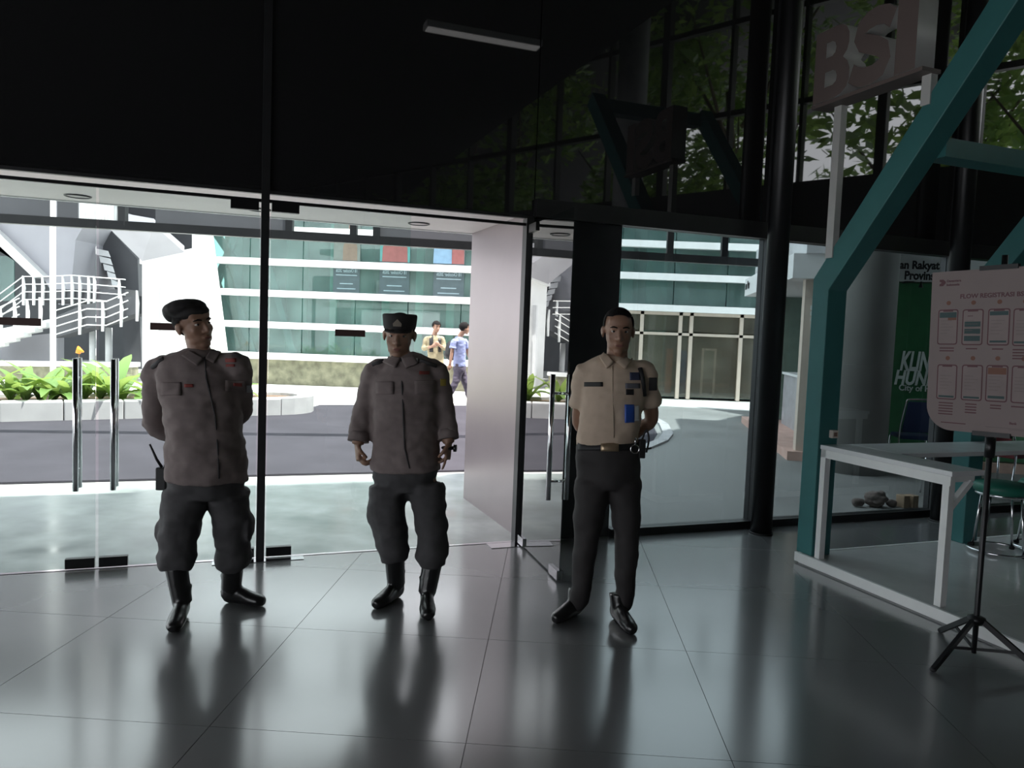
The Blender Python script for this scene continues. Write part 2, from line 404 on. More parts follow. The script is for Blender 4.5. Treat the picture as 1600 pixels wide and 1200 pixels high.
def door_leaf(hu, hw, ex, length, label, hinge_left, m=M_glassd):
    # hinge base point, direction along the leaf
    h = W(hu, hw); e = (U * ex[0] + N * ex[1]).normalized(); n = e.cross(Z)
    t = root('glass_door', h, label, 'door', 'frameless glass door leaves')
    ob('pane', MB().boxf(h + e * 0.006 + Z * 0.012 - n * 0.006, e * (length - 0.012), n * 0.012, Z * (ztop - 0.03)), m, t)
    return t, h, e, n
def fittings(t, h, e, n, length, handle=None, low=(0.0, 0.16), lm=M_black, sticker=None, far=False):
    ob('bottom_pivot', MB().boxf(h + e * (low[0] + 0.01) + Z * 0.012 - n * 0.02, e * (low[1] - low[0]), n * 0.04, Z * 0.06), lm, t)
    ob('top_pivot', MB().boxf(h + e * 0.012 - n * 0.02 + Z * 2.27, e * 0.17, n * 0.04, Z * 0.06), M_black, t)
    if far: ob('floor_lock', MB().boxf(h + e * (length - 0.17) + Z * 0.012 - n * 0.02, e * 0.16, n * 0.04, Z * 0.06), lm, t)
    if handle:
        for sgn in (-1, 1):
            p = h + e * handle + n * (0.06 * sgn)
            hd = ob('pull_handle', MB().tube(p + Z * 0.5, p + Z * 1.3, 0.0165, 14), M_chrome, t)
            for zz in (0.62, 1.18):
                ob('handle_stand', MB().tube(p + Z * zz, h + e * handle + Z * zz + n * (0.006 * sgn), 0.009, 8), M_chrome, hd)
    if sticker:
        a, b = sticker
        ob('sticker', MB().boxf(h + e * a + n * 0.0065 + Z * 1.485, e * (b - a), n * 0.0012, Z * 0.045), mat('brown_sticker', (0.10, 0.055, 0.05), 0.6), t)
        ob('sticker', MB().boxf(h + e * a - n * 0.0077 + Z * 1.485, e * (b - a), n * 0.0012, Z * 0.045), mat('brown_sticker', (0.10, 0.055, 0.05), 0.6), t)
L1 = door_leaf(-3.72, 0, (1, 0), 0.935, 'closed glass door leaf at the left frame edge, left of the door joint', True); fittings(*L1, 0.935, handle=0.83, sticker=(0.40, 0.64), far=True)
L2 = door_leaf(-1.853, 0, (-1, 0), 0.928, 'closed glass door leaf directly behind the guard in the beret', False); fittings(*L2, 0.928, handle=0.835, sticker=(0.34, 0.64), far=True)
L3 = door_leaf(-1.797, 0, (1, 0), 0.93, 'closed glass door leaf behind the guard in the field cap', True); fittings(*L3, 0.93, sticker=(0.43, 0.63))
DE = (-0.075, -0.92)
L4 = door_leaf(0.0, -0.035, (DE[0], DE[1]), 0.92, 'open glass door leaf swung inward beside the cream shirted guard', True)
fittings(*L4, 0.92, handle=0.80, low=(0.0, 0.15), lm=M_chrome, far=True)
ob('floor_plate', MB().wbox(-0.25, 0.3, -0.14, -0.02, 0.001, 0.004), M_chrome, label='thin steel floor closer plate under the open door', cat='floor plate')
ob('floor_plate', MB().wbox(-2.12, -1.55, -0.1, -0.02, 0.001, 0.004), M_chrome, label='thin steel floor closer plate under the door post', cat='floor plate')
ob('trim_1', MB().wbox(-9, 0.0, -0.011, 0.021, 0.0, 0.003), M_chrome, kind='structure', label='metal threshold strip under the doors')

# entrance portal: soffit and stainless side wall
sof = ob('soffit', MB().prism([W(-9, 0.07, 2.44), W(0.30, 0.07, 2.44), W(0.30, 1.52, 2.44), W(-9, 1.68, 2.44)], Z * 0.2), M_soffit, kind='structure', label='white canopy soffit outside the doors')
ob('soffit_edge', MB().prism([W(-9, 1.68, 2.432), W(0.30, 1.52, 2.432), W(0.30, 1.55, 2.432), W(-9, 1.71, 2.432)], Z * 0.22), M_white, sof)
ob('wall_portal', MB().wbox(0.04, 0.10, 0.15, 1.52, 0.0, 2.44), M_steel, kind='structure', label='brushed stainless portal side wall')
for k, (u, w, lb) in enumerate(((-3.09, 1.28, 'round recessed downlight in the white soffit at far left'), (-1.82, 1.16, 'round recessed downlight in the soffit just behind the door post'), (-0.54, 1.17, 'round recessed downlight in the soffit above the field cap guard'))):
    c = W(u, w, 2.44); t = root('downlight', c, lb, 'downlight', 'recessed soffit downlights')
    ob('trim_ring', MB().ring(c - Z * 0.002, 0.085, 0.008), M_dark, t)
    ob('lens', MB().lathe([(0.0, -0.004), (0.078, -0.004), (0.078, 0.0), (0.0, 0.0)], c, 24), mat('frosted_lens', (0.6, 0.55, 0.54), 0.4), t)

# ------------------------------------------------------------------ hall shell behind and around the camera
ceil_l = ob('ceiling', MB().wbox(-10.2, 2.2, -15.5, 0.3, 5.0, 5.25), M_ceil, kind='structure', label='black hall ceiling')
ob('ceiling_upper', MB().wbox(2.2, 14, -16, 0.3, 8.2, 8.4), M_ceil, kind='structure', label='black upper ceiling over the tall bay')
ob('wall_bulkhead', MB().wbox(2.2, 2.3, -15.5, -0.02, 5.25, 8.2), M_ceil, kind='structure', label='black bulkhead at the ceiling edge')
lw_ = root('wall_left', W(-9.2, -8), kind='structure', label='dark left hall wall with a wide opening added for fill light')  # the opening is an unseen addition that lets daylight fill the hall
ob('lintel', MB().wbox(-9.4, -9.2, -15.5, 0.0, 3.1, 5.0), M_hall, lw_)
ob('pier', MB().wbox(-9.4, -9.2, -2.0, 0.0, 0, 3.1), M_hall, lw_); ob('pier', MB().wbox(-9.4, -9.2, -15.5, -11.5, 0, 3.1), M_hall, lw_)
ob('wall_frontleft', MB().wbox(-9.4, -9, -0.05, 0.05, 0, 5.0), M_hall, kind='structure', label='dark wall left of the glass doors')
ob('wall_back', MB().wbox(-10, 10, -15.7, -15.5, 0, 8.2), M_hall, kind='structure', label='dark rear hall wall')
# side window wall: laid out from its mirror image in the upper glass
V0 = Vector((2.15, 12.9, 0)); VD = Vector((-0.745, 0.667, 0)).normalized()
def SW(t, off=0.0, z=0.0):   # point on the side wall, t along it, off outward
    vn = Vector((VD.y, -VD.x, 0))
    P = mirror(V0 + VD * t + vn * off); return Vector((P.x, P.y, z))
T0, T1 = -7.0, 15.0
sw = root('wall_right', SW(0), kind='structure', label='side wall of the hall with high windows facing trees')
def swbox(t0, t1, o0, o1, z0, z1): return MB().prism([SW(t0, o0, z0), SW(t1, o0, z0), SW(t1, o1, z0), SW(t0, o1, z0)], Z * (z1 - z0))
ob('lower_wall', swbox(T0, T1, -0.1, 0.1, 0, 3.85), M_hall, sw)
ob('top_band', swbox(T0, T1, -0.1, 0.1, 7.9, 8.2), M_hall, sw)
for z in (5.0, 6.35): ob('transom', swbox(T0, T1, -0.05, 0.05, z - 0.04, z + 0.04), M_black, sw)
tt = T0; k = 0
while tt < T1:
    wdt = 0.12 if k % 3 == 0 else 0.05
    ob('mullion', swbox(tt, tt + wdt, -0.07, 0.07, 3.85, 7.9), M_black, sw)
    tt += 1.12; k += 1
c = SW(0.1, -0.5)
ob('hall_column', MB().sweep([Vector((c.x, c.y, 0)), Vector((c.x, c.y, 8.2))], [0.24, 0.24], 28), mat('pale_column_paint', (0.5, 0.52, 0.55), 0.6), label='pale round column reflected in the dark glass above the doors', cat='column')
la, lb_ = mirror(G(665, 40, 4.95)), mirror(G(840, 76, 4.95)); lu = [(q - O).dot(U) for q in (la, lb_)]; lw = ((la - O).dot(N) + (lb_ - O).dot(N)) / 2
c = W(sum(lu) / 2, lw, 4.92)
lt = root('ceiling_light', c, 'long white linear ceiling light mirrored in the dark upper glass', 'ceiling light')
ob('housing', MB().wbox(lu[0], lu[1], lw - .09, lw + .09, 4.93, 5.0), M_white, lt)
ob('diffuser', MB().wbox(lu[0] + .02, lu[1] - .02, lw - .07, lw + .07, 4.92, 4.93), mat('tube_diffuser', (0.85, 0.83, 0.82), 0.5, emit=0.4), lt)

def tree(base, h, rad, n, label, seed, m=M_tleaf, group='trees outside the side windows', ls=0.16):
    rn = random.Random(seed); t = root('tree', base, label, 'tree', group)
    mb = MB(); tip = base + Vector((rn.uniform(-.3, .3), rn.uniform(-.3, .3), h * 0.6)); mb.sweep([base, base + Z * h * .3, tip], [0.14, 0.11, 0.06], 10, res=3)
    for q in range(5):
        a = rn.uniform(0, 6.28); mb.sweep([base + Z * h * (.3 + .06 * q), base + Vector((math.cos(a) * rad * .7, math.sin(a) * rad * .7, h * (.55 + .07 * q)))], [0.05, 0.015], 7)
    ob('trunk', mb, M_bark, t)
    fo = MB(); blobs = [(base + Vector((rn.gauss(0, rad * .45), rn.gauss(0, rad * .45), h * rn.uniform(.3, .98))), rad * rn.uniform(.28, .5)) for _ in range(16)]
    for i in range(n):
        bc, br = rn.choice(blobs); d = Vector((rn.gauss(0, 1), rn.gauss(0, 1), rn.gauss(0, 1))).normalized(); p = bc + d * br * rn.uniform(.6, 1.0)
        a = Vector((rn.gauss(0, 1), rn.gauss(0, 1), rn.gauss(0, .5))).normalized(); b = a.cross(d + Vector((0, 0, .3))).normalized(); s = ls * rn.uniform(.6, 1.2)
        fo.add([p - a * s, p - b * s * .35, p + a * s, p + b * s * .35], [[0, 1, 2, 3]])
    o = ob('foliage', fo, m, t, recalc=False); o['kind'] = 'stuff'
for i, (t, off) in enumerate(((-6, 3.0), (-3.2, 4.2), (0, 3.2), (2.8, 4.6), (6, 3.4), (9.5, 4.6), (13, 3.6))):
    tree(SW(t, off, 0), 8.6 + (i % 3), 2.6, 4600, ('leafy tree outside the side windows, its reflection %s' % ('at the right frame edge', 'behind the sign letters', 'right of the steel column', 'left of the steel column', 'beside the pale column', 'left of the pale column', 'farthest left')[i]), 30 + i)

# ------------------------------------------------------------------ outside: added shade canopy, steel frame, far facade
sd_ = Vector((2.17, -.72, 5.6)); cp = [W(0.9, 0.35, 5.6), W(13.0, 0.35, 5.6), W(13, 9.0, 5.6), G(1190, 644) + sd_, G(1045, 676) + sd_, G(960, 690) + sd_]  # unseen roof added for shade, its far edge fitted to the shadow's end
rc = root('canopy', W(4, 4, 0), 'unseen flat canopy added to shade the forecourt and kiosk', 'canopy')
ob('shade_slab', MB().prism(cp, Z * 0.25), M_gcon, rc)
ob('shade_wall', MB().wbox(10.0, 10.2, .4, 8.5, 0, 5.6), M_dcon, rc)  # unseen wall added to block light from the right
for u, w in ((9.0, 1.0), (9.6, 4.5)):
    ob('post', MB().tube(W(u, w, 0), W(u, w, 5.6), 0.12, 16), M_dark, rc)

A0 = J(-260, 322, 9.0); zc = 2.71
A0 = Vector((A0.x, A0.y, zc)); P1 = J(0, 337, 9.5); P2 = J(1190, 406, 11.4); fd = Vector((P2.x - P1.x, P2.y - P1.y, 0)); FLn = fd.length; fd.normalize(); P1.z = zc
def FR(px):   # point of the frame line seen at column px (z = chord height)
    d = ray(px, 400); d2 = Vector((d.x, d.y)); n2 = Vector((-fd.y, fd.x)); t = (n2.dot(Vector((P1.x, P1.y))) - 0) / n2.dot(d2)
    return Vector((d.x * t, d.y * t, zc))
fr = root('steel_frame', FR(600) - Z * zc, 'dark overhead steel frame with posts and infill panels across the driveway', 'steel frame')
ob('bottom_chord', MB().bar(FR(-250), FR(1200), 0.1, 0.11), M_black, fr)
ob('top_chord', MB().bar(FR(-250) + Z * 0.75, FR(1200) + Z * 0.75, 0.1, 0.11), M_black, fr)
for px in (192, 452, 552, 588, 842, 948, 1046, 1131):
    p = FR(px); ob('hanger', MB().bar(p, p + Z * 0.75, 0.09, 0.09, ref=(1, 0, 0)), M_black, fr)
for px in (-250, 1199):
    p = FR(px); ob('support_post', MB().bar(p - Z * zc, p + Z * 0.75, 0.12, 0.12, ref=(1, 0, 0)), M_black, fr)
for a, b, m in ((-240, 78, M_dcon), (90, 122, M_dcon), (126, 186, None), (243, 448, M_dcon), (592, 738, M_dcon)):
    p, q = FR(a), FR(b)
    if m: ob('infill_panel', MB().bar(p + Z * .4, q + Z * .4, 0.03, 0.7), m, fr)
    else:
        for i in range(13):
            c = p + (q - p) * (i / 12); ob('louvre_slat', MB().bar(c + Z * 0.05, c + Z * 0.72, 0.018, 0.03, ref=(1, 0, 0)), M_white, fr)

fy = 20.0; X0, X1 = -8.25, 8.2
def fx(px, py=480): return J(px, py, fy).x
fac = root('glass_building', Vector((0, fy, 0)), 'long green glass building with white horizontal rails across the driveway', 'building')
RZ = (0.72, 1.52, 2.33, 3.13, 3.95, 4.76)
_xs = fx(985); _xe = max(X0 + i * (X1 - X0) / 12 for i in range(13) if X0 + i * (X1 - X0) / 12 <= _xs)
for z in RZ:
    ob('rail', MB().box(X0, X1 if z > 2 else _xe, fy - 0.22, fy - 0.03, z - 0.085, z + 0.085), M_white, fac)
cols = [X0 + i * (X1 - X0) / 12 for i in range(13)]
xs = fx(985)
for r in range(5):
    for c in range(12):
        if r < 2 and cols[c + 1] > xs: continue
        ob('glass_pane', MB().box(cols[c] + 0.012, cols[c + 1] - 0.012, fy - 0.01, fy + 0.01, RZ[r] + 0.085, RZ[r + 1] - 0.085), M_fglass, fac)
cmax = max(c for c in range(12) if cols[c + 1] <= xs); xe = cols[cmax + 1]
ob('plinth', MB().box(X0, xe, fy - 0.05, fy + 0.15, -0.02, 0.64), M_stone, fac)
ob('inner_wall', MB().box(X0 - 0.5, X1 + .5, fy + 3.2, fy + 3.4, 0, 5), M_tin, fac)
ob('inner_floor', MB().box(X0, X1, fy + 0.2, fy + 3.2, 0.02, 0.06), M_tin, fac)
ob('roof', MB().box(X0 - 0.6, X1 + .6, fy - 0.3, fy + 4, 4.9, 5.3), M_gcon, fac)
ob('side_wall', MB().box(X1, X1 + 0.3, fy - 0.1, fy + 3.2, 0, 4.9), M_gcon, fac)
for a, b in (((313, 362), (372, 545)), ((336, 362), (364, 403)), ((370, 365), (335, 450)), ((421, 415), (469, 590)), ((352, 420), (400, 560))):
    ob('diagonal_strut', MB().bar(J(*a, fy + 0.35), J(*b, fy + 0.35), 0.17, 0.17, ref=(0, 1, 0)), M_gcon, fac)
for px in (512, 596, 650, 700):
    x = fx(px); ob('inner_pillar', MB().box(x - 0.1, x + 0.1, fy + 0.6, fy + 0.8, 0.06, 4.9), mat('pale_green_pillar', (0.35, 0.55, 0.48), 0.5), fac)
for px in (385, 455, 560, 975, 1030):
    x = fx(px); ob('curtain', MB().sweep([Vector((x, fy + 0.5, 0.2)), Vector((x, fy + 0.5, 4.8))], [(0.3, 0.05), (0.3, 0.05)], 10), mat('grey_green_curtain', (0.16, 0.25, 0.23), 0.8), fac)
# shop front under the rails at right
sh = [fx(p, 560) for p in (1000, 1060, 1077, 1155)]
spx = [xe] + [x for x in sh if x > xe + .1] + [X1]
for a, b in zip(spx[:-1], spx[1:]):
    for z0, z1 in ((0.0, 1.66), (1.70, 2.2)):
        ob('shop_pane', MB().box(a + 0.04, b - 0.04, fy - 0.01, fy + 0.01, z0 + 0.05, z1 - 0.02), M_brglass, fac)
for x in spx: ob('shop_mullion', MB().box(x - 0.045, x + 0.045, fy - 0.06, fy + 0.05, 0, 2.24), M_cream, fac)
ob('shop_transom', MB().box(xe, X1, fy - 0.06, fy + 0.05, 1.64, 1.71), M_cream, fac)
ob('shop_head', MB().box(xe, X1, fy - 0.06, fy + 0.05, 2.16, 2.24), M_cream, fac)
ob('shop_back_wall', MB().box(xe, X1, fy + 1.9, fy + 2.0, 0.06, 2.2), mat('brown_shop_wall', (0.24, 0.19, 0.15), 0.8, var=0.4, scale=0.9), fac)
def disp(px0, px1, py0, py1, name, m, lb, cat):
    a = J(px0, py1, fy + 1.0); b = J(px1, py0, fy + 1.0); return ob(name, MB().box(a.x, b.x, fy + 1.0, fy + 1.06, 0.061, b.z), m, label=lb, cat=cat)
disp(1038, 1052, 545, 622, 'display_panel', mat('orange_panel', (0.55, 0.2, 0.07), 0.6), 'orange display panel inside the shop front behind the cream shirted guard', 'panel')
disp(1058, 1074, 548, 622, 'display_panel', mat('blue_panel', (0.08, 0.14, 0.42), 0.6), 'blue display panel inside the shop front right of the cream shirted guard', 'panel')
t = root('framed_board', J(1106, 622, fy + 0.9), 'white framed standing board inside the far shop front', 'board')
a = J(1093, 622, fy + 0.9); b = J(1120, 545, fy + 0.9)
for m_ in (MB().box(a.x, b.x, fy + .9, fy + .94, b.z - .06, b.z), MB().box(a.x, a.x + .06, fy + .9, fy + .94, .061, b.z - .06), MB().box(b.x - .06, b.x, fy + .9, fy + .94, .061, b.z - .06)): ob('frame_bar', m_, M_white, t)
ob('board', MB().box(a.x + .06, b.x - .06, fy + .91, fy + .93, .5, b.z - .06), mat('grey_board', (.3, .36, .36), .6), t)

# posters hung inside the far glass, printed side turned away (mirror writing)
M_prn = mat('poster_dark_print', (0.055, 0.085, 0.095), 0.5); M_ptx = mat('poster_white_print', (0.26, 0.36, 0.40), 0.5)
def poster(px0, px1, top, bot, bgc, figs, lb):
    yy = fy - 0.028; a = J(px0, bot, yy); b = J(px1, top, yy); w = b.x - a.x; h = b.z - a.z
    t = root('poster', Vector(((a.x + b.x) / 2, yy, a.z)), lb, 'poster', 'posters inside the green glass building')
    ob('sheet', MB().box(a.x, b.x, yy, yy + 0.01, a.z, b.z), M_prn, t)
    ob('picture', MB().box(a.x, b.x, yy - 0.003, yy, a.z + h * 0.5, b.z), bgc, t)
    for cx, cw, m in figs:
        x = a.x + w * cx; z0 = a.z + h * 0.5
        pts = [(-.5, 0), (.5, 0), (.48, .2), (.36, .3), (.14, .34), (.12, .40), (-.12, .40), (-.14, .34), (-.36, .3), (-.48, .2)]
        ob('figure', MB().prism([Vector((x + q[0] * w * cw, yy - 0.004, z0 + q[1] * h * 0.95)) for q in pts], (0, -0.003, 0)), m, t)
        ob('face', MB().ell((x, yy - 0.006, z0 + h * .46), w * cw * .13, 0.003, h * .075, n=12, m=8), mat('poster_skin', (0.24, 0.17, 0.14), .6), t)
    for s, z, hh, ww in (('30 September -', .41, .035, .62), ('18 Oktober 2026', .335, .05, .8)):
        text('lettering', s, 0.2, Vector((a.x + w * (.5 + ww / 2), yy - 0.004, a.z + h * z)), (-1, 0, 0), (0, 0, 1), M_ptx, t, bold=0.004, ext=0.001, width=w * ww, height=h * hh)
    for z, ww in ((.29, .8), (.17, .5), (.1, .7)):
        ob('text_line', MB().box(a.x + w * (.5 - ww / 2), a.x + w * (.5 + ww / 2), yy - .004, yy - .001, a.z + h * z, a.z + h * (z + .012)), M_ptx, t)
poster(520, 564, 352, 462, mat('poster_beige', (.15, .18, .165), .6), [(.62, .55, mat('poster_brown', (.19, .145, .11), .6))], 'poster with a beige toned figure inside the glass building, leftmost of three')
poster(592, 642, 352, 466, mat('poster_teal', (.08, .26, .25), .6), [(.5, .85, mat('poster_red', (.25, .09, .085), .6))], 'poster of a red shirted figure on teal inside the glass building')
poster(676, 728, 354, 470, mat('poster_grey', (.09, .12, .13), .6), [(.28, .6, mat('poster_blue', (.17, .30, .42), .6)), (.78, .4, mat('poster_red', (.25, .09, .085), .6))], 'poster with blue and red figures side by side, rightmost of three')

# ------------------------------------------------------------------ outside left: white wall, canopy wing, concrete building, stairs
def ppx(poly, Y, d): return MB().prism([J(x, y, Y) for x, y in poly], (0, d, 0))
ww = root('white_wing_wall', G(275, 596, 0), 'tall white slanting wall behind the guard in the beret', 'wall')
ob('wall_body', ppx([(222, 408), (300, 393), (300, 340), (318, 340), (350, 594), (222, 592)], 19.2, 0.5), M_white, ww)
ob('coping', ppx([(218, 404), (300, 388), (300, 395), (218, 412)], 19.0, 0.8), M_white, ww)
for px in (242, 270): ob('fin', ppx([(px, 448), (px + 3, 448), (px + 1, 594), (px - 2, 594)], 19.02, 0.18), M_wpanel, ww)
bld = root('concrete_building', J(75, 596, 23.5), 'grey angular concrete building above the stairs at far left', 'building')
ob('wedge_volume', ppx([(-160, 290), (150, 318), (118, 375), (110, 462), (92, 476), (70, 438), (-160, 250)], 22.5, 4), M_gcon, bld)
ob('white_band', ppx([(-160, 232), (-160, 250), (0, 385), (52, 434), (68, 432), (0, 366)], 22.2, 0.4), M_white, bld)
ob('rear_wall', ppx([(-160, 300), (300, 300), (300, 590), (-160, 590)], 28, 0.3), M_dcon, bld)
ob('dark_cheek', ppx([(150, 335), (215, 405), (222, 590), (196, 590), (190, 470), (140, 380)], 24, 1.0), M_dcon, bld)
ob('canopy_wing', MB().prism([J(150, 336, 17.6), J(240, 352, 17.6), J(288, 394, 19.0), J(222, 408, 19.0)], Z * 0.15), M_gcon, bld)
c = J(122, 440, 25); ob('glass_drum', MB().sweep([Vector((c.x, c.y, 2.0)), Vector((c.x, c.y, 4.4))], [0.75, 0.75], 20), M_fglass, bld)
ob('drum_cap', MB().lathe([(0.78, 0), (0.78, 0.12), (0.4, 0.35), (0.0, 0.35)], Vector((c.x, c.y, 4.4)), 20), M_wpanel, bld)
for i in range(5):
    a = i / 5; ob('reflection_streak', MB().prism([J(149 + 2 * i + a * 20, 388 + 12 * i, 23.5), J(168 + 2 * i + a * 8, 392 + 12 * i, 23.5), J(172 + 2 * i + a * 6, 402 + 12 * i, 23.5), J(151 + 2 * i + a * 20, 398 + 12 * i, 23.5)], (0, .04, 0)), M_wpanel, bld)  # white strips painted as the bright reflections in the glass here
ob('shade_overhang', MB().box(-26, -9.6, 18.8, 30, 6.6, 7.0), M_gcon, bld)  # unseen slab added overhead to keep the stairs in shade
ob('left_glass', ppx([(-120, 400), (22, 400), (22, 470), (-120, 470)], 23.6, 0.04), M_fglass, bld)

st = root('staircase', G(100, 592, 0), 'outdoor concrete staircase and landing with dark sides at far left', 'staircase')
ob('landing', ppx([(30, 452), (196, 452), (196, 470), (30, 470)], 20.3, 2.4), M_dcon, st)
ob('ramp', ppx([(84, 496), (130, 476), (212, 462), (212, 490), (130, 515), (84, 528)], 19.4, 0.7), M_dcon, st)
ob('underwall', ppx([(-160, 545), (90, 520), (90, 590), (-160, 590)], 20.6, 0.3), M_gcon, st)
for i in range(6):
    x = -20 + i * 18; y = 541 - i * 7.5
    ob('step', ppx([(x - 90, y + 14), (x + 20, y - 7), (x + 20, y), (x - 90, y + 21)], 19.2 + i * 0.16, 0.35), M_white, st)
for px in (145, 170):
    p = J(px, 512, 20.2); ob('round_column', MB().sweep([Vector((p.x, p.y, -0.02)), Vector((p.x, p.y, p.z))], [0.085, 0.085], 16), M_wpanel, st)
ob('low_wall', ppx([(-160, 570), (205, 574), (205, 596), (-160, 598)], 18.35, 0.35), M_stone, st)
ob('low_wall_cap', ppx([(-160, 563), (205, 567), (205, 574), (-160, 570)], 18.3, 0.45), M_white, st)
def railing(pts, Y, posts, nr, gap, lb, r=0.015):
    P = [J(x, y, Y) for x, y in pts]; t = root('stair_railing', P[len(P) // 2] - Z * 0.9, lb, 'railing', 'white railings of the outdoor stairs')
    for i in range(nr): ob('rail', MB().sweep([p - Z * gap * i for p in P], [r] * len(P), 8), M_white, t)
    for x, y in posts:
        p = J(x, y, Y); ob('baluster', MB().prism([p + Vector((-.03, 0, -.75)), p + Vector((.02, 0, -.75)), p + Vector((.045, 0, -.3)), p + Vector((.0, 0, .02)), p + Vector((-.03, 0, .02))], (0, .05, 0)), M_white, t)
railing([(0, 459), (36, 432), (70, 432), (112, 430), (196, 437)], 20.2, [(36, 432), (52, 432), (66, 432), (98, 432), (112, 431), (124, 431), (138, 432), (147, 433), (186, 437)], 4, 0.2, 'white railing along the upper landing of the outdoor stairs')
railing([(84, 486), (136, 470), (166, 471), (200, 457)], 19.3, [(124, 476), (160, 471), (189, 464), (214, 455)], 4, 0.2, 'white railing beside the dark ramp of the outdoor stairs')
railing([(-120, 520), (0, 480), (30, 466)], 19.1, [(0, 482), (22, 472), (42, 470), (62, 466)], 3, 0.2, 'white railing of the lowest flight at the left frame edge')
p = G(83, 600); ob('white_pole', MB().sweep([p - Z * .02, p + Z * 6], [0.062, 0.062], 16), M_white, label='tall white pole standing behind the planter at left', cat='pole')

# planter with canna plants
pa, pb = G(-500, 672), G(440, 649); pd = (pb - pa); pd.z = 0; pd.normalize(); pn = Vector((-pd.y, pd.x, 0)); PL = (pb - pa).length
pl = root('planter', pa + pd * PL * .6, 'long white stone kerbed planter bed along the driveway', 'planter')
nseg = 9
for i in range(nseg):
    a = pa + pd * (PL * i / nseg + 0.006); ob('kerb_stone', MB().boxf(a - Z * .02, pd * (PL / nseg - 0.012), pn * 0.28, Z * 0.31), M_kerb, pl, bevel=0.02)
ec = pb + pn * 0.75
arc = [ec + (pd * math.cos(a) - pn * math.sin(a)) * 0.75 for a in [math.pi / 2 - i * math.pi / 10 for i in range(11)]]
arc2 = [ec + (p - ec) * .63 for p in arc]
for i in range(10): ob('kerb_stone', MB().prism([arc[i] - Z * .02, arc[i + 1] - Z * .02, arc2[i + 1] - Z * .02, arc2[i] - Z * .02], Z * 0.31), M_kerb, pl)
ob('kerb_rear', MB().boxf(pa + pn * 1.22 - Z * .02, pd * PL, pn * .28, Z * .31), M_kerb, pl)
ob('soil', MB().boxf(pa + pn * .28 - Z * .01, pd * (PL + .4), pn * .94, Z * .25), M_soil, pl)
def leaf_mesh(L, wd, bend, nm):
    vs = []; fs = []; n = 6
    for i in range(n + 1):
        t = i / n; x = L * (t * math.cos(bend * t * .5)); z = L * t * math.sin(1.25 - bend * t); r = L * t * math.cos(1.25 - bend * t)
        h = wd * math.sin(math.pi * min(.97, t * .9 + .06)) ** .8 if i < n else 0.004
        vs += [(r, -h, z + h * .25), (r, 0, z), (r, h, z + h * .25)]
        if i: b = (i - 1) * 3; fs += [[b, b + 1, b + 4, b + 3], [b + 1, b + 2, b + 5, b + 4]]
    me = bpy.data.meshes.new(nm); me.from_pydata(vs, [], fs); me.materials.append(M_leaf)
    for p in me.polygons: p.use_smooth = True
    return me
LM = [leaf_mesh(.62, .085, .8, 'leaf'), leaf_mesh(.5, .10, 1.25, 'leaf'), leaf_mesh(.75, .075, .5, 'leaf')]
spots = [(-30, 'at the left frame edge'), (12, 'left of the door handles'), (38, 'third from the left'), (62, 'just left of the white pole'), (88, 'at the foot of the white pole'), (112, 'behind the left door handle'), (142, 'between the two door handles'), (168, 'behind the right door handle'), (190, 'tallest, right of the door handles'), (212, 'just left of the beret guard'), (256, 'behind the beret guard'), (330, 'hidden behind the beret guard\'s torso'), (396, 'right of the beret guard'), (416, 'at the rounded planter end')]
for i, (px, lb) in enumerate(spots):
    g0 = G(px, 640, .24); s = (g0 - pa).dot(pd); c = pa + pd * s + pn * RND.uniform(.4, .9); c.z = .24
    t = root('canna_plant', c, ('broad leaved green plant in the white planter, ' + lb) if lb else 'broad leaved green plant in the middle of the planter row', 'plant', 'green plants in the planter')
    for k in range(9):
        o = bpy.data.objects.new('leaf', LM[(i + k) % 3]); link(o, t); a = k * 2.4 + i; sc = RND.uniform(.75, 1.15) * (1.25 if lb and 'tallest' in lb else 1)
        o.rotation_euler = (0, RND.uniform(-.25, .25), a); o.scale = (sc, sc, sc)
fp = J(122, 552, 15.2); t = root('orange_flower', Vector((fp.x, fp.y, 0)), 'small orange flower on a stem behind the planter', 'flower')
ob('stem', MB().sweep([Vector((fp.x, fp.y, -.02)), Vector((fp.x + .02, fp.y, fp.z))], [.012, .01], 8), M_bark, t)
mo = mat('orange_petal', (.8, .25, .02), .5); ob('bloom', MB().sweep([fp, fp + Vector((.02, 0, .08)), fp + Vector((.11, 0, .03))], [.05, .07, .015], 8), mo, t)

# a few trees far behind to close the horizon
for i, (x, y, lb) in enumerate(((-27, 38, 'tree standing far behind the concrete building at left'), (12, 27, 'tree standing behind the right end of the glass building'))):
    tree(Vector((x, y, -0.02)), 8, 3.0, 2200, lb, 90 + i, group='trees far outside', ls=.3)

# ------------------------------------------------------------------ outside right: kiosk, concrete column, chairs, stones
K0 = Vector((3.82, 10.2, 0)); kd = Vector((0.16, 0.987, 0)).normalized(); kx = Vector((kd.y, -kd.x, 0))
def K(a, b, z=0.0): return K0 + kx * a + kd * b + Z * z
def kbox(a0, a1, b0, b1, z0, z1): return MB().boxf(K(a0, b0, z0), kx * (a1 - a0), kd * (b1 - b0), Z * (z1 - z0))
M_pink = mat('pink_base_paint', (.62, .40, .34), .6); M_green = mat('green_banner', (.03, .16, .06), .5); M_olive = mat('dark_olive_panel', (.05, .08, .045), .5)
M_navy = mat('navy_panel', (.05, .06, .12), .5); M_gpan = mat('grey_panel', (.34, .32, .35), .6); M_ink = mat('black_ink', (.01, .01, .012), .6); M_wink = mat('white_ink', (.75, .8, .78), .6)
ki = root('exhibition_kiosk', K(0, 0), 'exhibition kiosk with green walls and white lettered fascia behind the concrete column', 'kiosk')
ob('base', kbox(-.12, 3.4, -.1, 4.5, -.001, .12), M_pink, ki)
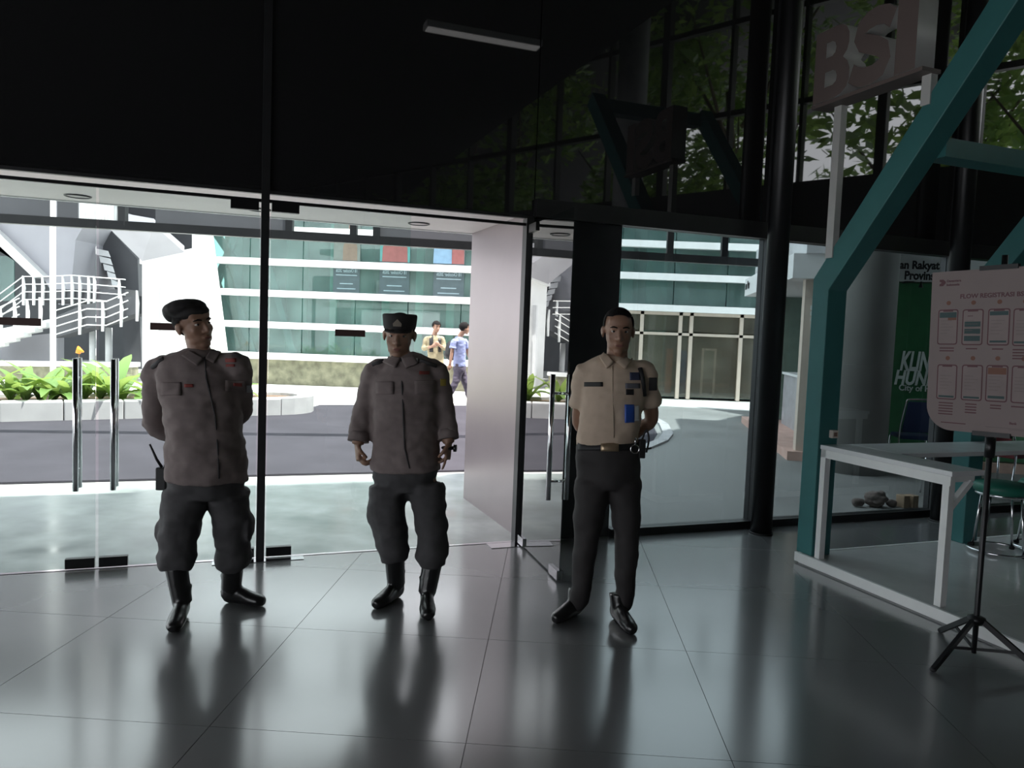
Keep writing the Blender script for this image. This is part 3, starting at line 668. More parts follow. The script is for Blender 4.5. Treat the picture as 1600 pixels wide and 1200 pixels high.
ob('corner_post', kbox(0, .17, 0, .17, .12, 2.4), M_cream, ki)
ob('corner_post', kbox(0, .17, 4.15, 4.32, .12, 2.4), M_white, ki)
ob('side_wall', kbox(.17, 3.3, 0, .08, .12, 2.4), M_olive, ki)
ob('far_wall', kbox(.17, 3.3, 4.24, 4.32, .12, 2.4), mat('grey_green_panel', (.16, .22, .18), .6), ki)
ob('back_wall', kbox(3.2, 3.3, .08, 4.24, .12, 2.4), M_gpan, ki)
ob('fascia', kbox(-.2, 3.5, -.16, 4.45, 2.4, 2.72), M_white, ki)
ob('fascia_upper', kbox(-.05, 3.5, -.2, 4.3, 2.72, 3.25), M_wpanel, ki)
ob('banner', kbox(.9, 3.25, -.02, 0, .14, 2.38), M_green, ki)
def kz(px, py):  # point on the kiosk near face
    d = ray(px, py); n = -kd; t = (K(0, -.02) - CAM).dot(n) / d.dot(n); return CAM + d * t
def ktext(s, px0, py0, px1, py1, m, name='lettering', off=.006, **kw):
    def kq(px, py):
        d = ray(px, py); return CAM + d * ((K(0, -.02 - off) - CAM).dot(kd) / d.dot(kd))
    a = kq(px0, py1); b = kq(px1, py0)
    return text(name, s, .2, a, kx, (0, 0, 1), m, ki, width=(b - a).dot(kx), height=abs(b.z - a.z), **kw)
ktext('KLIN', 1406, 550, 1456, 579, M_wink, bold=.007, shear=.2)
ktext('HUNI', 1397, 580, 1456, 601, M_wink, bold=.007, shear=.2)
ktext('City of H', 1404, 602.5, 1454, 613, M_wink, bold=.004)
ktext('an Rakyat', 1405, 408, 1469, 424, M_ink, off=.2, bold=.008)
ktext('Provins', 1413, 424, 1461, 437, M_ink, off=.2, bold=.008)
for i in range(6): p = kz(1266, 484 + i * 9) - kd * .012; ob('text_block', MB().boxf(p, kx * .05, kd * .01, Z * .055), M_wink, ki)
lp = kz(1436, 450) - kd * .06; ob('spot_lamp', MB().sweep([lp + Z * .06 - kx * .22, lp + Z * .1, lp], [.012, .012, .03], 8), M_black, ki)
ob('counter', kbox(.45, 1.0, 1.6, 3.6, .12, 1.0), mat('grey_counter', (.4, .38, .4), .5), ki); ob('counter_top', kbox(.42, 1.03, 1.57, 3.63, 1.0, 1.04), M_white, ki)
ob('info_panel', kbox(3.14, 3.2, .5, 3.9, 1.5, 2.2), M_navy, ki); ob('info_band', kbox(3.14, 3.2, .5, 3.9, 1.32, 1.48), mat('salmon_band', (.5, .25, .22), .6), ki)
text('lettering', 'ulki', .3, K(3.13, 3.2, 1.75), -kd, (0, 0, 1), M_wink, ki, bold=.01)
# lettering on the side fascia
text('lettering', 'asaan', .2, K(-.212, 1.6, 2.52), -kd, (0, 0, 1), M_ink, ki, bold=.006)
text('lettering', 'an Per', .2, K(-.212, 4.3, 2.52), -kd, (0, 0, 1), M_ink, ki, bold=.006)

p = G(1334, 736); t = root('concrete_column', p, 'thick round raw concrete column outside the glass', 'column')
ob('shaft', MB().sweep([p - Z * .001, p + Z * 5.6], [.355, .355], 40), M_ccol, t)
ob('formwork_ring', MB().ring(p + Z * 1.32, .354, .004, 40), M_ccol, t)

def chair(c, yaw, fab, lb, grp=None):
    t = root('stacking_chair', c, lb, 'chair', grp); R = Matrix.Rotation(yaw, 3, 'Z'); f = lambda x, y, z: c + R @ Vector((x, y, z))
    ob('seat', MB().prism([f(-.21, -.2, .43), f(.21, -.2, .43), f(.2, .2, .43), f(-.2, .2, .43)], Z * .05), fab, t, bevel=.02)
    a = .2; ob('backrest', MB().prism([f(-.2, .2, .52), f(.2, .2, .52), f(.17, .29, .9), f(-.17, .29, .9)], R @ Vector((0, .04, .008))), fab, t, bevel=.015)
    ob('back_frame', MB().sweep([f(-.215, .21, .46), f(-.215, .23, .6), f(-.19, .3, .88), f(-.15, .31, .93), f(.15, .31, .93), f(.19, .3, .88), f(.215, .23, .6), f(.215, .21, .46)], [.011] * 8, 8, res=3), M_chrome, t)
    for sx in (-1, 1):
        ob('leg', MB().sweep([f(sx * .21, -.18, .44), f(sx * .23, -.22, 0)], [.011, .011], 8), M_chrome, t)
        ob('leg', MB().sweep([f(sx * .215, .2, .47), f(sx * .23, .27, 0)], [.011, .011], 8), M_chrome, t)
    return t
chair(G(1422, 738) , math.pi * .94, mat('navy_fabric', (.02, .035, .10), .8), 'navy blue chrome framed chair in front of the green banner')
red = mat('red_fabric', (.28, .05, .06), .8)
chair(Vector((4.75, 8.25, 0)), -2.2, red, 'dark red chrome framed chair outside, nearest the teal booth post', 'red chairs outside the glass')
chair(Vector((5.35, 8.2, 0)), 2.0, red, 'dark red chrome framed chair outside at the right frame edge', 'red chairs outside the glass')
M_rock = mat('rock', (.13, .10, .09), .85, var=.3, scale=14)
for i, (px, r, lb) in enumerate(((1356, .06, 'small dark rock on the ground outside, leftmost of three'), (1383, .105, 'largest dark rock on the ground outside the glass'), (1408, .05, 'small dark rock beside the wooden blocks outside'))):
    c = G(px, 796) + N * .12; me = remesh(MB().ell(c + Z * r * .7, r, r * .8, r * .78).ell(c + Vector((r * .4, 0, r * .8)), r * .7, r * .6, r * .6), .012, 1, wr=r * .25, wscale=14, floor=0.0, seed=i); meob('rock', me, M_rock, label=lb, cat='rock', group='rocks outside the glass', loc=c)
for i, (px, lb) in enumerate(((1427, 'left wooden block on the ground outside the glass'), (1441, 'right wooden block on the ground outside the glass'))):
    c = G(px, 797) + N * .08; ob('wooden_block', MB().boxf(c - U * .035, U * .075, N * .1, Z * .12), mat('plain_wood', (.35, .25, .17), .7), label=lb, cat='block', group='wooden blocks outside', bevel=.006)

# ------------------------------------------------------------------ registration booth (inside)
bp = root('booth_platform', W(3, -2), 'low white booth platform with glossy floor panels', 'platform')
ob('deck', MB().wbox(1.775, 4.6, -4.6, -.955, 0.001, .058), M_wpanel, bp)
ob('edge_trim', MB().wbox(1.755, 1.775, -4.6, -.935, .012, .075), M_white, bp); ob('edge_trim', MB().wbox(1.775, 4.6, -.955, -.935, .012, .07), M_white, bp)
for i in range(3):
    for k in range(3):
        ob('floor_panel', MB().wbox(1.78 + i * .94, 1.78 + (i + 1) * .94 - .004, -.96 - (k + 1) * 1.2, -.96 - k * 1.2 - .004, .058, .068), mat('glossy_white_floor', (.6, .6, .6), .15, spec=.6, var=.05), bp)
bf = root('exhibition_booth', W(1.8, -1.0, .068), 'teal booth structure of angled posts carrying crossbeams', 'booth')
def profile(u0, u1):
    e = 4.3; du = (e - 2.135) / 1.195; up = (-1.006 - du, e); lo = (up[0] - .13, up[1] - .109)
    pts = [(-.9, .068), (-1.05, .068), (-1.05, 1.923), lo, up, (-.9, 2.008)]
    return MB().prism([W(u0, a, b) for a, b in pts], U * (u1 - u0))
for u0, u1 in ((1.8, 1.965), (3.25, 3.4)): ob('angled_post', profile(u0, u1), M_teal, bf, bevel=.006)
ob('cross_beam', MB().wbox(1.965, 3.25, -1.76, -1.6, 2.70, 2.81), M_teal, bf)
ob('cross_beam', MB().wbox(1.965, 3.25, -2.95, -2.8, 4.1, 4.25), M_teal, bf)
q = W(1.86, -1.051, .95); sb = ob('socket_box', MB().boxf(W(1.885, -1.052, .905), U * .05, N * -.035, Z * .055), mat('socket_plastic', (.7, .62, .56), .5), bf, bevel=.004)
ob('socket_face', MB().lathe([(0, 0), (.014, 0), (.014, .004), (0, .004)], W(0, 0), 16), mat('socket_face', (.2, .12, .1), .5), sb) if False else None
ob('socket_face', MB().boxf(W(1.896, -1.0875, .918), U * .028, N * -.002, Z * .028), mat('socket_face', (.25, .15, .12), .5), sb)

sg = root('letter_sign', W(1.83, -1.05, 2.1), 'large three letter sign on white posts above the booth', 'sign')
def stroke(pts, h):
    P_ = [Vector((a, b)) for a, b in pts]; l_ = []; r_ = []
    for i in range(len(P_)):
        t_ = (P_[min(len(P_) - 1, i + 1)] - P_[max(0, i - 1)]).normalized(); n_ = Vector((-t_.y, t_.x)) * h; l_.append(tuple(P_[i] + n_)); r_.append(tuple(P_[i] - n_))
    return l_ + r_[::-1]
GLY = {'B': [[(0, 0), (.6, 0), (.8, .03), (.94, .1), (1, .2), (1, .34), (.93, .45), (.8, .53), (.9, .6), (.95, .7), (.94, .83), (.86, .93), (.72, .99), (.55, 1), (0, 1)], [(.32, .19), (.55, .19), (.64, .23), (.66, .3), (.62, .37), (.54, .4), (.32, .4)], [(.32, .6), (.5, .6), (.58, .64), (.6, .71), (.56, .78), (.48, .81), (.32, .81)]],
       'S': [stroke([(.95, .75), (.8, .84), (.6, .875), (.4, .86), (.24, .79), (.2, .69), (.28, .6), (.45, .54), (.63, .48), (.78, .4), (.82, .29), (.74, .18), (.55, .13), (.35, .135), (.18, .18), (.05, .25)], .125)],
       'I': [[(0, 0), (1, 0), (1, 1), (0, 1)]]}
for ch, w0, wd_ in (('B', -.905, .32), ('S', -1.22, .36), ('I', -1.59, .15)):
    text('letter', ch, .6, W(1.77, w0, 3.18), -N, (0, 0, 1), M_letter, sg, ext=.075, width=wd_, height=.47, mat2=M_lside, splines=GLY[ch])
ob('base_bar', MB().wbox(1.70, 1.845, -1.79, -.89, 3.155, 3.178), M_letter, sg)
ob('sign_post', MB().wbox(1.79, 1.84, -1.075, -1.01, 2.14, 3.155), M_lside, sg)
ob('sign_post', MB().wbox(1.79, 1.84, -1.775, -1.71, 2.98, 3.155), M_lside, sg)
bs = M_letter

ct = root('counter_table', W(1.9, -1.5, .068), 'white L shaped counter table on slim square legs', 'table')
ob('top_run', MB().wbox(1.8, 2.06, -2.1, -1.07, .83, .86), M_wpanel, ct, bevel=.003)
ob('top_run', MB().wbox(2.06, 4.4, -1.5, -1.07, .83, .86), M_wpanel, ct, bevel=.003)
ob('apron', MB().wbox(1.805, 1.835, -2.09, -1.075, .775, .83), M_white, ct); ob('apron', MB().wbox(1.84, 2.03, -2.06, -2.03, .79, .83), M_white, ct)
ob('apron', MB().wbox(2.06, 4.38, -1.10, -1.075, .775, .83), M_white, ct)
for u, w in ((1.805, -1.12), (1.81, -2.08)): ob('leg', MB().wbox(u, u + .045, w, w + .045, .068, .83), M_white, ct)
ob('leg', MB().wbox(4.3, 4.345, -1.15, -1.105, .068, .83), M_white, ct)
ob('brace', MB().bar(W(1.85, -2.055, .64), W(2.0, -2.055, .79), .035, .03), M_white, ct)

def stool(c, lb):
    t = root('round_stool', c, lb, 'stool', 'green topped chrome stools in the booth')
    ob('seat', MB().lathe([(0, .44), (.15, .44), (.185, .455), (.19, .49), (.175, .515), (0, .525)], c, 32), mat('green_vinyl', (.02, .17, .12), .45), t)
    ob('seat_ring', MB().ring(c + Z * .437, .165, .012), M_chrome, t)
    for k in range(4):
        a = k * math.pi / 2 + .5; d = Vector((math.cos(a), math.sin(a), 0)); lg = ob('leg', MB().sweep([c + d * .14 + Z * .44, c + d * .185 + Z * .018], [.009, .009], 8), M_chrome, t)
        ob('rubber_foot', MB().lathe([(.0, 0), (.018, 0), (.018, .024), (0, .024)], c + d * .19, 10), M_ink, lg)
    ob('foot_ring', MB().ring(c + Z * .02, .2, .009), M_chrome, t)
sc_ = G(1558, 862, .068); stool(sc_, 'green topped chrome stool behind the poster stand')
stool(sc_ + Vector((.42, .12, 0)), 'green topped chrome stool cut off by the right frame edge')

# poster stand and board
tc_ = Vector((2.39, 3.80, 0))
ts = root('tripod_stand', tc_, 'black tripod stand holding the pink registration poster', 'stand')
e1 = Vector((.57, -.82, 0)).normalized(); bn = Vector((e1.y, -e1.x, 0))  # board normal towards the viewer
ob('pole', MB().sweep([tc_ + Z * .02, tc_ + Z * .22, tc_ + Z * 2.02], [.012, .014, .014], 12), M_black, ts)
ob('pole_collar', MB().sweep([tc_ + Z * 1.02, tc_ + Z * 1.12], [.024, .024], 14), M_black, ts)
ob('hub', MB().lathe([(.0, .17), (.03, .17), (.042, .19), (.042, .205), (.02, .215), (0, .215)], tc_, 18), M_black, ts)
for q in (G(1458, 1046, .012), G(1640, 1062, .012), G(1470, 985, .012)):
    d = (q - tc_); d.z = 0; d.normalize(); hb = tc_ + d * .035 + Z * .19
    lg = ob('leg', MB().bar(hb, q, .018, .026), M_black, ts)
    ob('rubber_foot', MB().ell(q, .017, .017, .012, n=10, m=6), M_ink, lg)
    ob('strut', MB().bar(tc_ + Z * .04, hb + (q - hb) * .55, .008, .014), M_black, ts)
BC = Vector((2.16, 3.95, 0)); bn = -bn if bn.dot(CAM - BC) < 0 else bn
e2 = (Z - e1 * .03).normalized(); e1r = (e1 + Z * .03).normalized()
def BP(px, py):
    d = ray(px, py); t = (BC - CAM).dot(bn) / d.dot(bn); P = CAM + d * t - BC; return P.dot(e1r), P.dot(e2)
def BW(s, t, h=0.0): return BC + e1r * s + e2 * t + bn * h
bs0, bt1 = BP(1457, 426); _, bt0 = BP(1500, 674); bw = .60
M_pb = mat('pinkish_poster', (.205, .16, .156), .55, var=.03)
rr = .125; poly = [(bs0, bt1), (bs0 + bw, bt1), (bs0 + bw, bt0)] + [(bs0 + rr - rr * math.sin(a), bt0 + rr - rr * math.cos(a)) for a in [i * math.pi / 2 / 10 for i in range(11)]]
pbd = ob('poster_board', MB().prism([BW(s, t, -.006) for s, t in poly], bn * .006), M_pb, label='pinkish registration poster with phone screens on a tripod', cat='poster')
for z0, nm in ((bt0 - .012, 'lower_clip'), (bt1 - .008, 'upper_clip')):
    sx = bs0 + .23; ob(nm, MB().prism([BW(sx, z0, -.02), BW(sx + .17, z0, -.02), BW(sx + .17, z0 + .022, -.02), BW(sx, z0 + .022, -.02)], bn * .03), M_black, ts)
    ob('clip_arm', MB().bar(BW(sx + .085, z0 + .011, -.02), Vector((tc_.x, tc_.y, BW(sx, z0).z)), .02, .02), M_black, ts)
def rrect(s0, t0, s1, t1, r, h, th, m, name, parent):
    pts = []
    for cx, cy, a0 in ((s1 - r, t1 - r, 0), (s0 + r, t1 - r, 90), (s0 + r, t0 + r, 180), (s1 - r, t0 + r, 270)):
        for k in range(4): a = math.radians(a0 + k * 30); pts.append((cx + r * math.cos(a), cy + r * math.sin(a)))
    return ob(name, MB().prism([BW(s, t, h) for s, t in pts], bn * th), m, parent)
def bl(s0, t0, s1, t1, m, name='text_line', parent=None, h=.0004):
    return ob(name, MB().prism([BW(s0, t0, h), BW(s1, t0, h), BW(s1, t1, h), BW(s0, t1, h)], bn * .0006), m, parent or pbd)
M_maroon = mat('maroon_ink', (.10, .035, .045), .6); M_pgrey = mat('faint_print', (.15, .115, .115), .6); M_pteal = mat('teal_print', (.03, .065, .068), .6); M_por = mat('orange_print', (.16, .065, .04), .6); M_scr = mat('screen_print', (.22, .172, .168), .55)
tops = [(1466.5, 484), (1504.5, 483.5), (1544.5, 482.5), (1584, 482)]; lows = [(1465, 569), (1503.5, 569.5), (1541.5, 570), (1581.5, 571)]
for row, lst in enumerate((tops, lows)):
    for k, (px, py) in enumerate(lst):
        s0, t1 = BP(px, py); s1 = s0 + .098; t0 = t1 - .178
        ph = rrect(s0, t0, s1, t1, .012, .0002, .0006, M_maroon, 'phone_picture', pbd)
        rrect(s0 + .0055, t0 + .006, s1 - .0055, t1 - .006, .008, .0008, .0004, M_scr, 'screen', ph)
        bl((s0 + s1) / 2 - .024, t1 - .012, (s0 + s1) / 2 + .024, t1 - .006, M_maroon, 'notch', ph, .0013)
        X = lambda a, b, c, d, m: bl(s0 + .008 + .082 * a, t0 + .008 + .16 * b, s0 + .008 + .082 * c, t0 + .008 + .16 * d, m, 'screen_print', ph, .0013)
        if (row, k) == (0, 0): X(0, .8, 1, .97, M_pteal); X(.5, .72, 1, .8, M_por)
        if (row, k) == (0, 1): [X(.05, .08 + .22 * i, .95, .24 + .22 * i, M_pteal) for i in range(3)]; X(.2, .84, .5, .86, M_maroon)
        if (row, k) == (0, 2): X(0, .86, 1, .98, M_pteal); X(.05, .04, .95, .1, M_pteal)
        if (row, k) == (0, 3): X(0, .03, 1, .09, M_pteal)
        if row == 1 and k in (0, 1): X(.05, .02, .95, .08, M_pteal)
        if (row, k) == (1, 2): X(0, .78, 1, .98, M_por); X(.05, .05, .95, .13, M_pteal)
        for i in range(5): X(.08, .3 + .1 * i, .5 + .4 * ((i * 7 + k * 3) % 5) / 5, .312 + .1 * i, M_pgrey)
        cx = (s0 + s1) / 2; ob('number_dot', MB().prism([BW(cx + .011 * math.cos(a), t1 + .032 + .011 * math.sin(a), .0002) for a in [i * math.pi / 6 for i in range(12)]], bn * .0006), M_por, pbd)
        for i in range((2, 1, 1, 4)[k] if row == 0 else (5, 4, 2, 1)[k]):
            hw = (.035, .03, .032, .045)[k] * (1 - .12 * ((i * 3 + k) % 3)); bl(cx - hw, t0 - .02 - i * .014, cx + hw, t0 - .014 - i * .014, M_maroon)
def btext(s, px, py, h, bold, w=None):
    a, b = BP(px, py); return text('lettering', s, h / .7, BW(a, b, .0006), e1r, e2, M_maroon, pbd, bold=bold, ext=.0003)
btext('FLOW REGISTRASI BSI', 1500, 466.5, .021, .0009)
btext('Danantara', 1479.5, 441, .0115, .0006); btext('Indonesia', 1479, 447, .0115, .0006)
a, b = BP(1468, 447.5); lgo = [(0, 0), (.018, 0), (.03, .014), (.03, .022), (.018, .033), (0, .033), (0, .024), (.011, .017), (0, .010)]
ob('logo_mark', MB().prism([BW(a + x, b + y, .0002) for x, y in lgo], bn * .0008), M_maroon, pbd)
a, b = BP(1470, 660); bl(a, b, a + .12, b + .005, M_maroon); a, b = BP(1577, 662); btext('Bank', 1577, 663, .011, .0006); a, b = BP(1540, 667); bl(a, b, a + .2, b + .003, M_pgrey); a, b = BP(1576, 672); bl(a, b, a + .1, b + .003, M_pgrey)

# ------------------------------------------------------------------ people
M_skin = mat('skin', (.30, .17, .115), .5, var=.06, scale=20); M_hair = mat('black_hair', (.01, .009, .009), .85, spec=.15, var=.3, scale=60, bump=.3)
M_lip = mat('lip', (.24, .10, .085), .5); M_eyew = mat('eye_white', (.6, .57, .54), .3); M_boot = mat('black_leather', (.014, .014, .015), .28, spec=.6)
def add_hand(mb, wr, d, pn, ts, curl=(.5, .5, .5, .5), thumb=.5, s=1.0):
    """wr wrist, d hand direction, pn direction the palm faces, ts direction of the thumb side; curl in radians per joint"""
    d = d.normalized(); ts = (ts - d * ts.dot(d)).normalized(); pn0 = ts.cross(d); pn = pn0 if pn0.dot(pn) > 0 else -pn0
    mb.sweep([wr - d * .02 * s, wr + d * .025 * s, wr + d * .065 * s, wr + d * .092 * s], [(.026 * s, .02 * s), (.034 * s, .017 * s), (.041 * s, .015 * s), (.039 * s, .012 * s)], 12, side=ts, res=3)
    lens = (.068, .078, .073, .058); offs = (.029, .010, -.010, -.029)
    for k in range(4):
        p = wr + d * (.085 if k in (1, 2) else .08) * s + ts * offs[k] * s; a = 0.0; pts = [p - d * .012 * s]; rr_ = [.0088 * s]
        dirn = (d + ts * offs[k] * 2.2).normalized()
        for j, fr_ in enumerate((.46, .30, .24)):
            a += curl[k] * (1.0, 1.15, .8)[j]; v = dirn * math.cos(a) + pn * math.sin(a); pts.append(pts[-1] + v * (lens[k] * fr_ * s + (.012 * s if j == 0 else 0))); rr_.append((.0086, .0078, .006)[j] * s)
        mb.sweep(pts, rr_, 8, side=ts, res=2); mb.ell(pts[-1], .0062 * s, .0062 * s, .0062 * s, n=8, m=6)
    b = wr + d * .022 * s + ts * .022 * s; v1 = (ts * .75 + d * .7 + pn * .25).normalized(); v2 = (ts * (.35 - thumb * .5) + d * .85 + pn * (.3 + thumb * .5)).normalized()
    mb.sweep([b, b + v1 * .034 * s, b + v1 * .034 * s + v2 * .03 * s, b + v1 * .034 * s + v2 * .052 * s], [.014 * s, .0112 * s, .0098 * s, .0075 * s], 8, side=pn, res=2)

def head_frame(f, up):
    f = Vector(f).normalized(); up = Vector(up); up = (up - f * up.dot(f)).normalized(); return f.cross(up).normalized(), f, up   # x = subject right... (right-hand side seen from behind)
def add_head(mb, c, f, up, s=1.0, wide=1.0):
    x, f, up = head_frame(f, up); A = dict(fx=x, fy=f, fz=up)
    P = lambda a, b, d: c + (x * a * wide + f * b + up * d) * s
    e = lambda q, rx, ry, rz, n=18, m=12: mb.ell(P(*q), rx * s * wide, ry * s, rz * s, n=n, m=m, **A)
    e((0, -.012, .035), .076, .094, .082); e((0, .022, -.02), .066, .072, .078); e((0, .04, -.06), .05, .048, .05)
    e((0, .062, -.098), .027, .022, .018)                      # chin
    e((0, .078, .022), .05, .018, .014); e((0, .062, .05), .058, .03, .04)   # brow, forehead
    for sx in (-1, 1):
        e((.037 * sx, .06, -.022), .022, .022, .024); e((.036 * sx, .022, -.068), .021, .042, .03)   # cheek, jaw
        e((.079 * sx, -.008, -.005), .008, .019, .031, 12, 8); e((.085 * sx, -.014, .002), .006, .014, .022, 10, 8)    # ear
        e((.013 * sx, .092, -.034), .009, .011, .008, 10, 8)          # nostril wing
    mb.sweep([P(0, .086, .012), P(0, .1, -.012), P(0, .112, -.03), P(0, .094, -.04)], [.008 * s, .0095 * s, .012 * s, .009 * s], 10, side=x, res=2)
    e((0, .088, -.062), .023, .011, .006, 12, 8); e((0, .085, -.072), .02, .011, .006, 12, 8)
    return x, f, up
def face_parts(o, c, f, up, s=1.0, wide=1.0, brows=True):
    x, f, up = head_frame(f, up); A = dict(fx=x, fy=f, fz=up); P = lambda a, b, d: c + (x * a * wide + f * b + up * d) * s
    for sx in (-1, 1):
        ey = ob('eye', MB().ell(P(.031 * sx, .0765, .004), .0125 * s, .009 * s, .0062 * s, n=12, m=8, **A), M_eyew, o)
        ob('iris', MB().ell(P(.031 * sx, .0845, .004), .0055 * s, .003 * s, .0055 * s, n=10, m=6, **A), M_ink, ey)
        ob('eyebrow', MB().sweep([P(.014 * sx, .0955, .022), P(.032 * sx, .092, .027), P(.05 * sx, .078, .022)], [.003 * s, .004 * s, .002 * s], 6, side=up, res=2), M_hair, o)
    ob('lips', MB().ell(P(0, .0955, -.067), .021 * s, .006 * s, .0065 * s, n=12, m=8, **A), M_lip, o)
def hair_mesh(c, f, up, s=1.0, wide=1.0, low=-.05, front=.07, thick=.008, side=.005):
    x, f, up = head_frame(f, up)
    def keep(l):
        a, b, z = l
        if b > .045: return z > front - .035 - (b - .07) * .2
        if b > -.02: return z > side - .035 + (b + .02) * .35
        return z > low - .035
    mb = MB().ell(c + f * (-.012 * s) + up * (.037 * s), (.077 + thick) * s * wide, (.096 + thick) * s, (.084 + thick) * s, fx=x, fy=f, fz=up, n=36, m=26, keep=lambda l: keep((l[0] / s, l[1] / s, l[2] / s)))
    return mb
def add_foot(mb, heel, toe, ankle_z=.1, s=1.0, wd=.045):
    d = toe - heel; L = d.length; d.normalize(); sd = d.cross(Z).normalized(); q = lambda t, z: Vector((heel.x + d.x * L * t, heel.y + d.y * L * t, z))
    mb.sweep([q(0.02, .04), q(.15, .05), q(.4, .05), q(.68, .038), q(.88, .032), q(1.0, .026)], [(.028, .038), (.036, .052), (.039, .05), (wd, .038), (wd * .9, .032), (wd * .45, .022)], 14, side=sd, res=3)
    mb.sweep([q(.22, .05), q(.2, ankle_z), q(.17, ankle_z + .05)], [(.037, .05), (.042, .052), (.048, .055)], 14, side=sd, res=2)
def person(sp):
    base = sp['base']; Yd = sp['Y']; s = sp.get('s', 1.0); side = Vector(sp.get('side', (1, 0, 0))).normalized()
    vx = sp.get('voxel', .0058)
    jj = lambda q: J(q[0], q[1], q[2] if len(q) > 2 else Yd)
    tor = [(jj(q[:2] + (q[4] if len(q) > 4 else Yd,)), q[2], q[3]) for q in sp['torso']]
    body = MB(); hc = jj(sp['head']); f, up = sp['face']
    add_head(body, hc, f, up, s, sp.get('wide', 1.0)); X, F_, UP_ = head_frame(f, up)
    nb = jj(sp['neck']); body.sweep([nb - Z * .06, nb, hc - UP_ * .045 * s - F_ * .012], [(.07, .06), (.057, .057), (.053, .056)], 14, side=side, res=2)
    body.sweep([p for p, a, b in tor], [(a * .82, b * .8) for p, a, b in tor], 20, side=side, res=2)
    shirt = MB(); shirt.sweep([p for p, a, b in tor], [(a, b) for p, a, b in tor], 24, side=side, res=3)
    for k, A in enumerate(sp['arms']):
        sh, el, wr = jj(A['sh']), jj(A['el']), jj(A['wr']); r = A['r']
        mid = (sh + el) / 2; fm = el + (wr - el) * .4
        tsh = tor[1][0] if len(tor) > 1 else sh
        ins = sh + (tor[-5][0] - sh) * .4; ins.z = sh.z + .005
        body.sweep([ins, sh, mid, el, fm, wr], [r[0] * .8, r[0] * .85, r[0] * .78, r[1] * .82, r[1] * .8, r[2]], 14, res=3)
        add_hand(body, wr, Vector(A['hd']), Vector(A['palm']), Vector(A['thumb']), A.get('curl', (.5,) * 4), A.get('tc', .5), s)
        e = A.get('sleeve', 1.0)
        if e <= .5: end = sh + (el - sh) * (e * 2); pts = [ins, sh, (sh + end) / 2, end]; rr_ = [r[0], r[0] * 1.1, r[0] * 1.08, r[0] * A.get('flare', 1.12)]
        else:
            end = el + (wr - el) * ((e - .5) * 2); pts = [ins, sh, mid, el, (el + end) / 2, end]; rr_ = [r[0], r[0] * 1.08, r[0] * .98, r[1] * 1.1, r[1] * 1.02, r[2] * A.get('flare', 1.35)]
        shirt.sweep(pts, rr_, 16, res=3)
        A['_end'] = (end, (pts[-1] - pts[-2]).normalized(), rr_[-1])
    tr = MB(); pelv = [(jj(q[:2] + (q[4] if len(q) > 4 else Yd,)), q[2], q[3]) for q in sp['pelvis']]
    tr.sweep([p for p, a, b in pelv], [(a, b) for p, a, b in pelv], 22, side=side, res=2)
    boots = []
    for Lg in sp['legs']:
        pts = [q[0] if isinstance(q[0], Vector) else jj(q[:3]) for q in Lg['j']]; rr_ = [q[-1] for q in Lg['j']]
        tr.sweep(pts, rr_, 18, side=side, res=3)
        body.sweep([pts[0] + Z * .05] + pts[1:-1], [.06] + [x_ * .66 for x_ in rr_[1:-2]] + [.034], 12, side=side, res=2)
        for pk in Lg.get('pockets', []): q = jj(pk[:3]); tr.ell(q, pk[3], pk[4], pk[5])
        bm = MB(); add_foot(bm, Lg['heel'], Lg['toe'], Lg.get('az', .11), s, Lg.get('fw', .046)); an = Lg['heel'] * .78 + Lg['toe'] * .22; body.sweep([pts[-2], an + Z * .12, an + Z * .045, Lg['heel'] * .3 + Lg['toe'] * .7 + Z * .03], [.036, .03, .026, .018], 12, res=2)
        if 'shaft' in Lg:
            a = Lg['heel'] + (Lg['toe'] - Lg['heel']) * .2; bm.sweep([a + Z * .08, pts[-1] + Z * .035 if Lg['shaft'] is True else jj(Lg['shaft'])], [(.05, .056), (.058, .06)], 14, side=(Lg['toe'] - Lg['heel']).cross(Z).normalized())
        boots.append(bm)
    me = remesh(body, vx, 2, floor=.004)
    P = meob('person', me, M_skin, label=sp['label'], cat='person', loc=base)
    sm = remesh(shirt, sp.get('cv', .0105), 4, wr=sp.get('wr', .013), wscale=9, seed=sp.get('seed', 0)); bv = BVHTree.FromPolygons([v.co.copy() for v in sm.vertices], [list(p.vertices) for p in sm.polygons])
    so = meob('shirt', sm, sp['shirtm'], P, label=sp.get('shirtl'))
    tm = remesh(tr, sp.get('cv', .0105), 4, wr=sp.get('twr', .014), wscale=8, seed=3 + sp.get('seed', 0)); bt = BVHTree.FromPolygons([v.co.copy() for v in tm.vertices], [list(p.vertices) for p in tm.polygons])
    to = meob('trousers', tm, sp['trm'], P, label=sp.get('trl'))
    for b in boots: meob(sp.get('shoe', 'boot'), remesh(b, .008, 2, floor=.001 + sp.get('gz', 0)), sp.get('shoem', M_boot), P)
    if sp.get('hair'): ob('hair', hair_mesh(hc, f, up, s, sp.get('wide', 1.0), **sp['hair']), M_hair, P)
    face_parts(P, hc, f, up, s, sp.get('wide', 1.0))
    return P, so, to, bv, bt, hc, (X, F_, UP_)
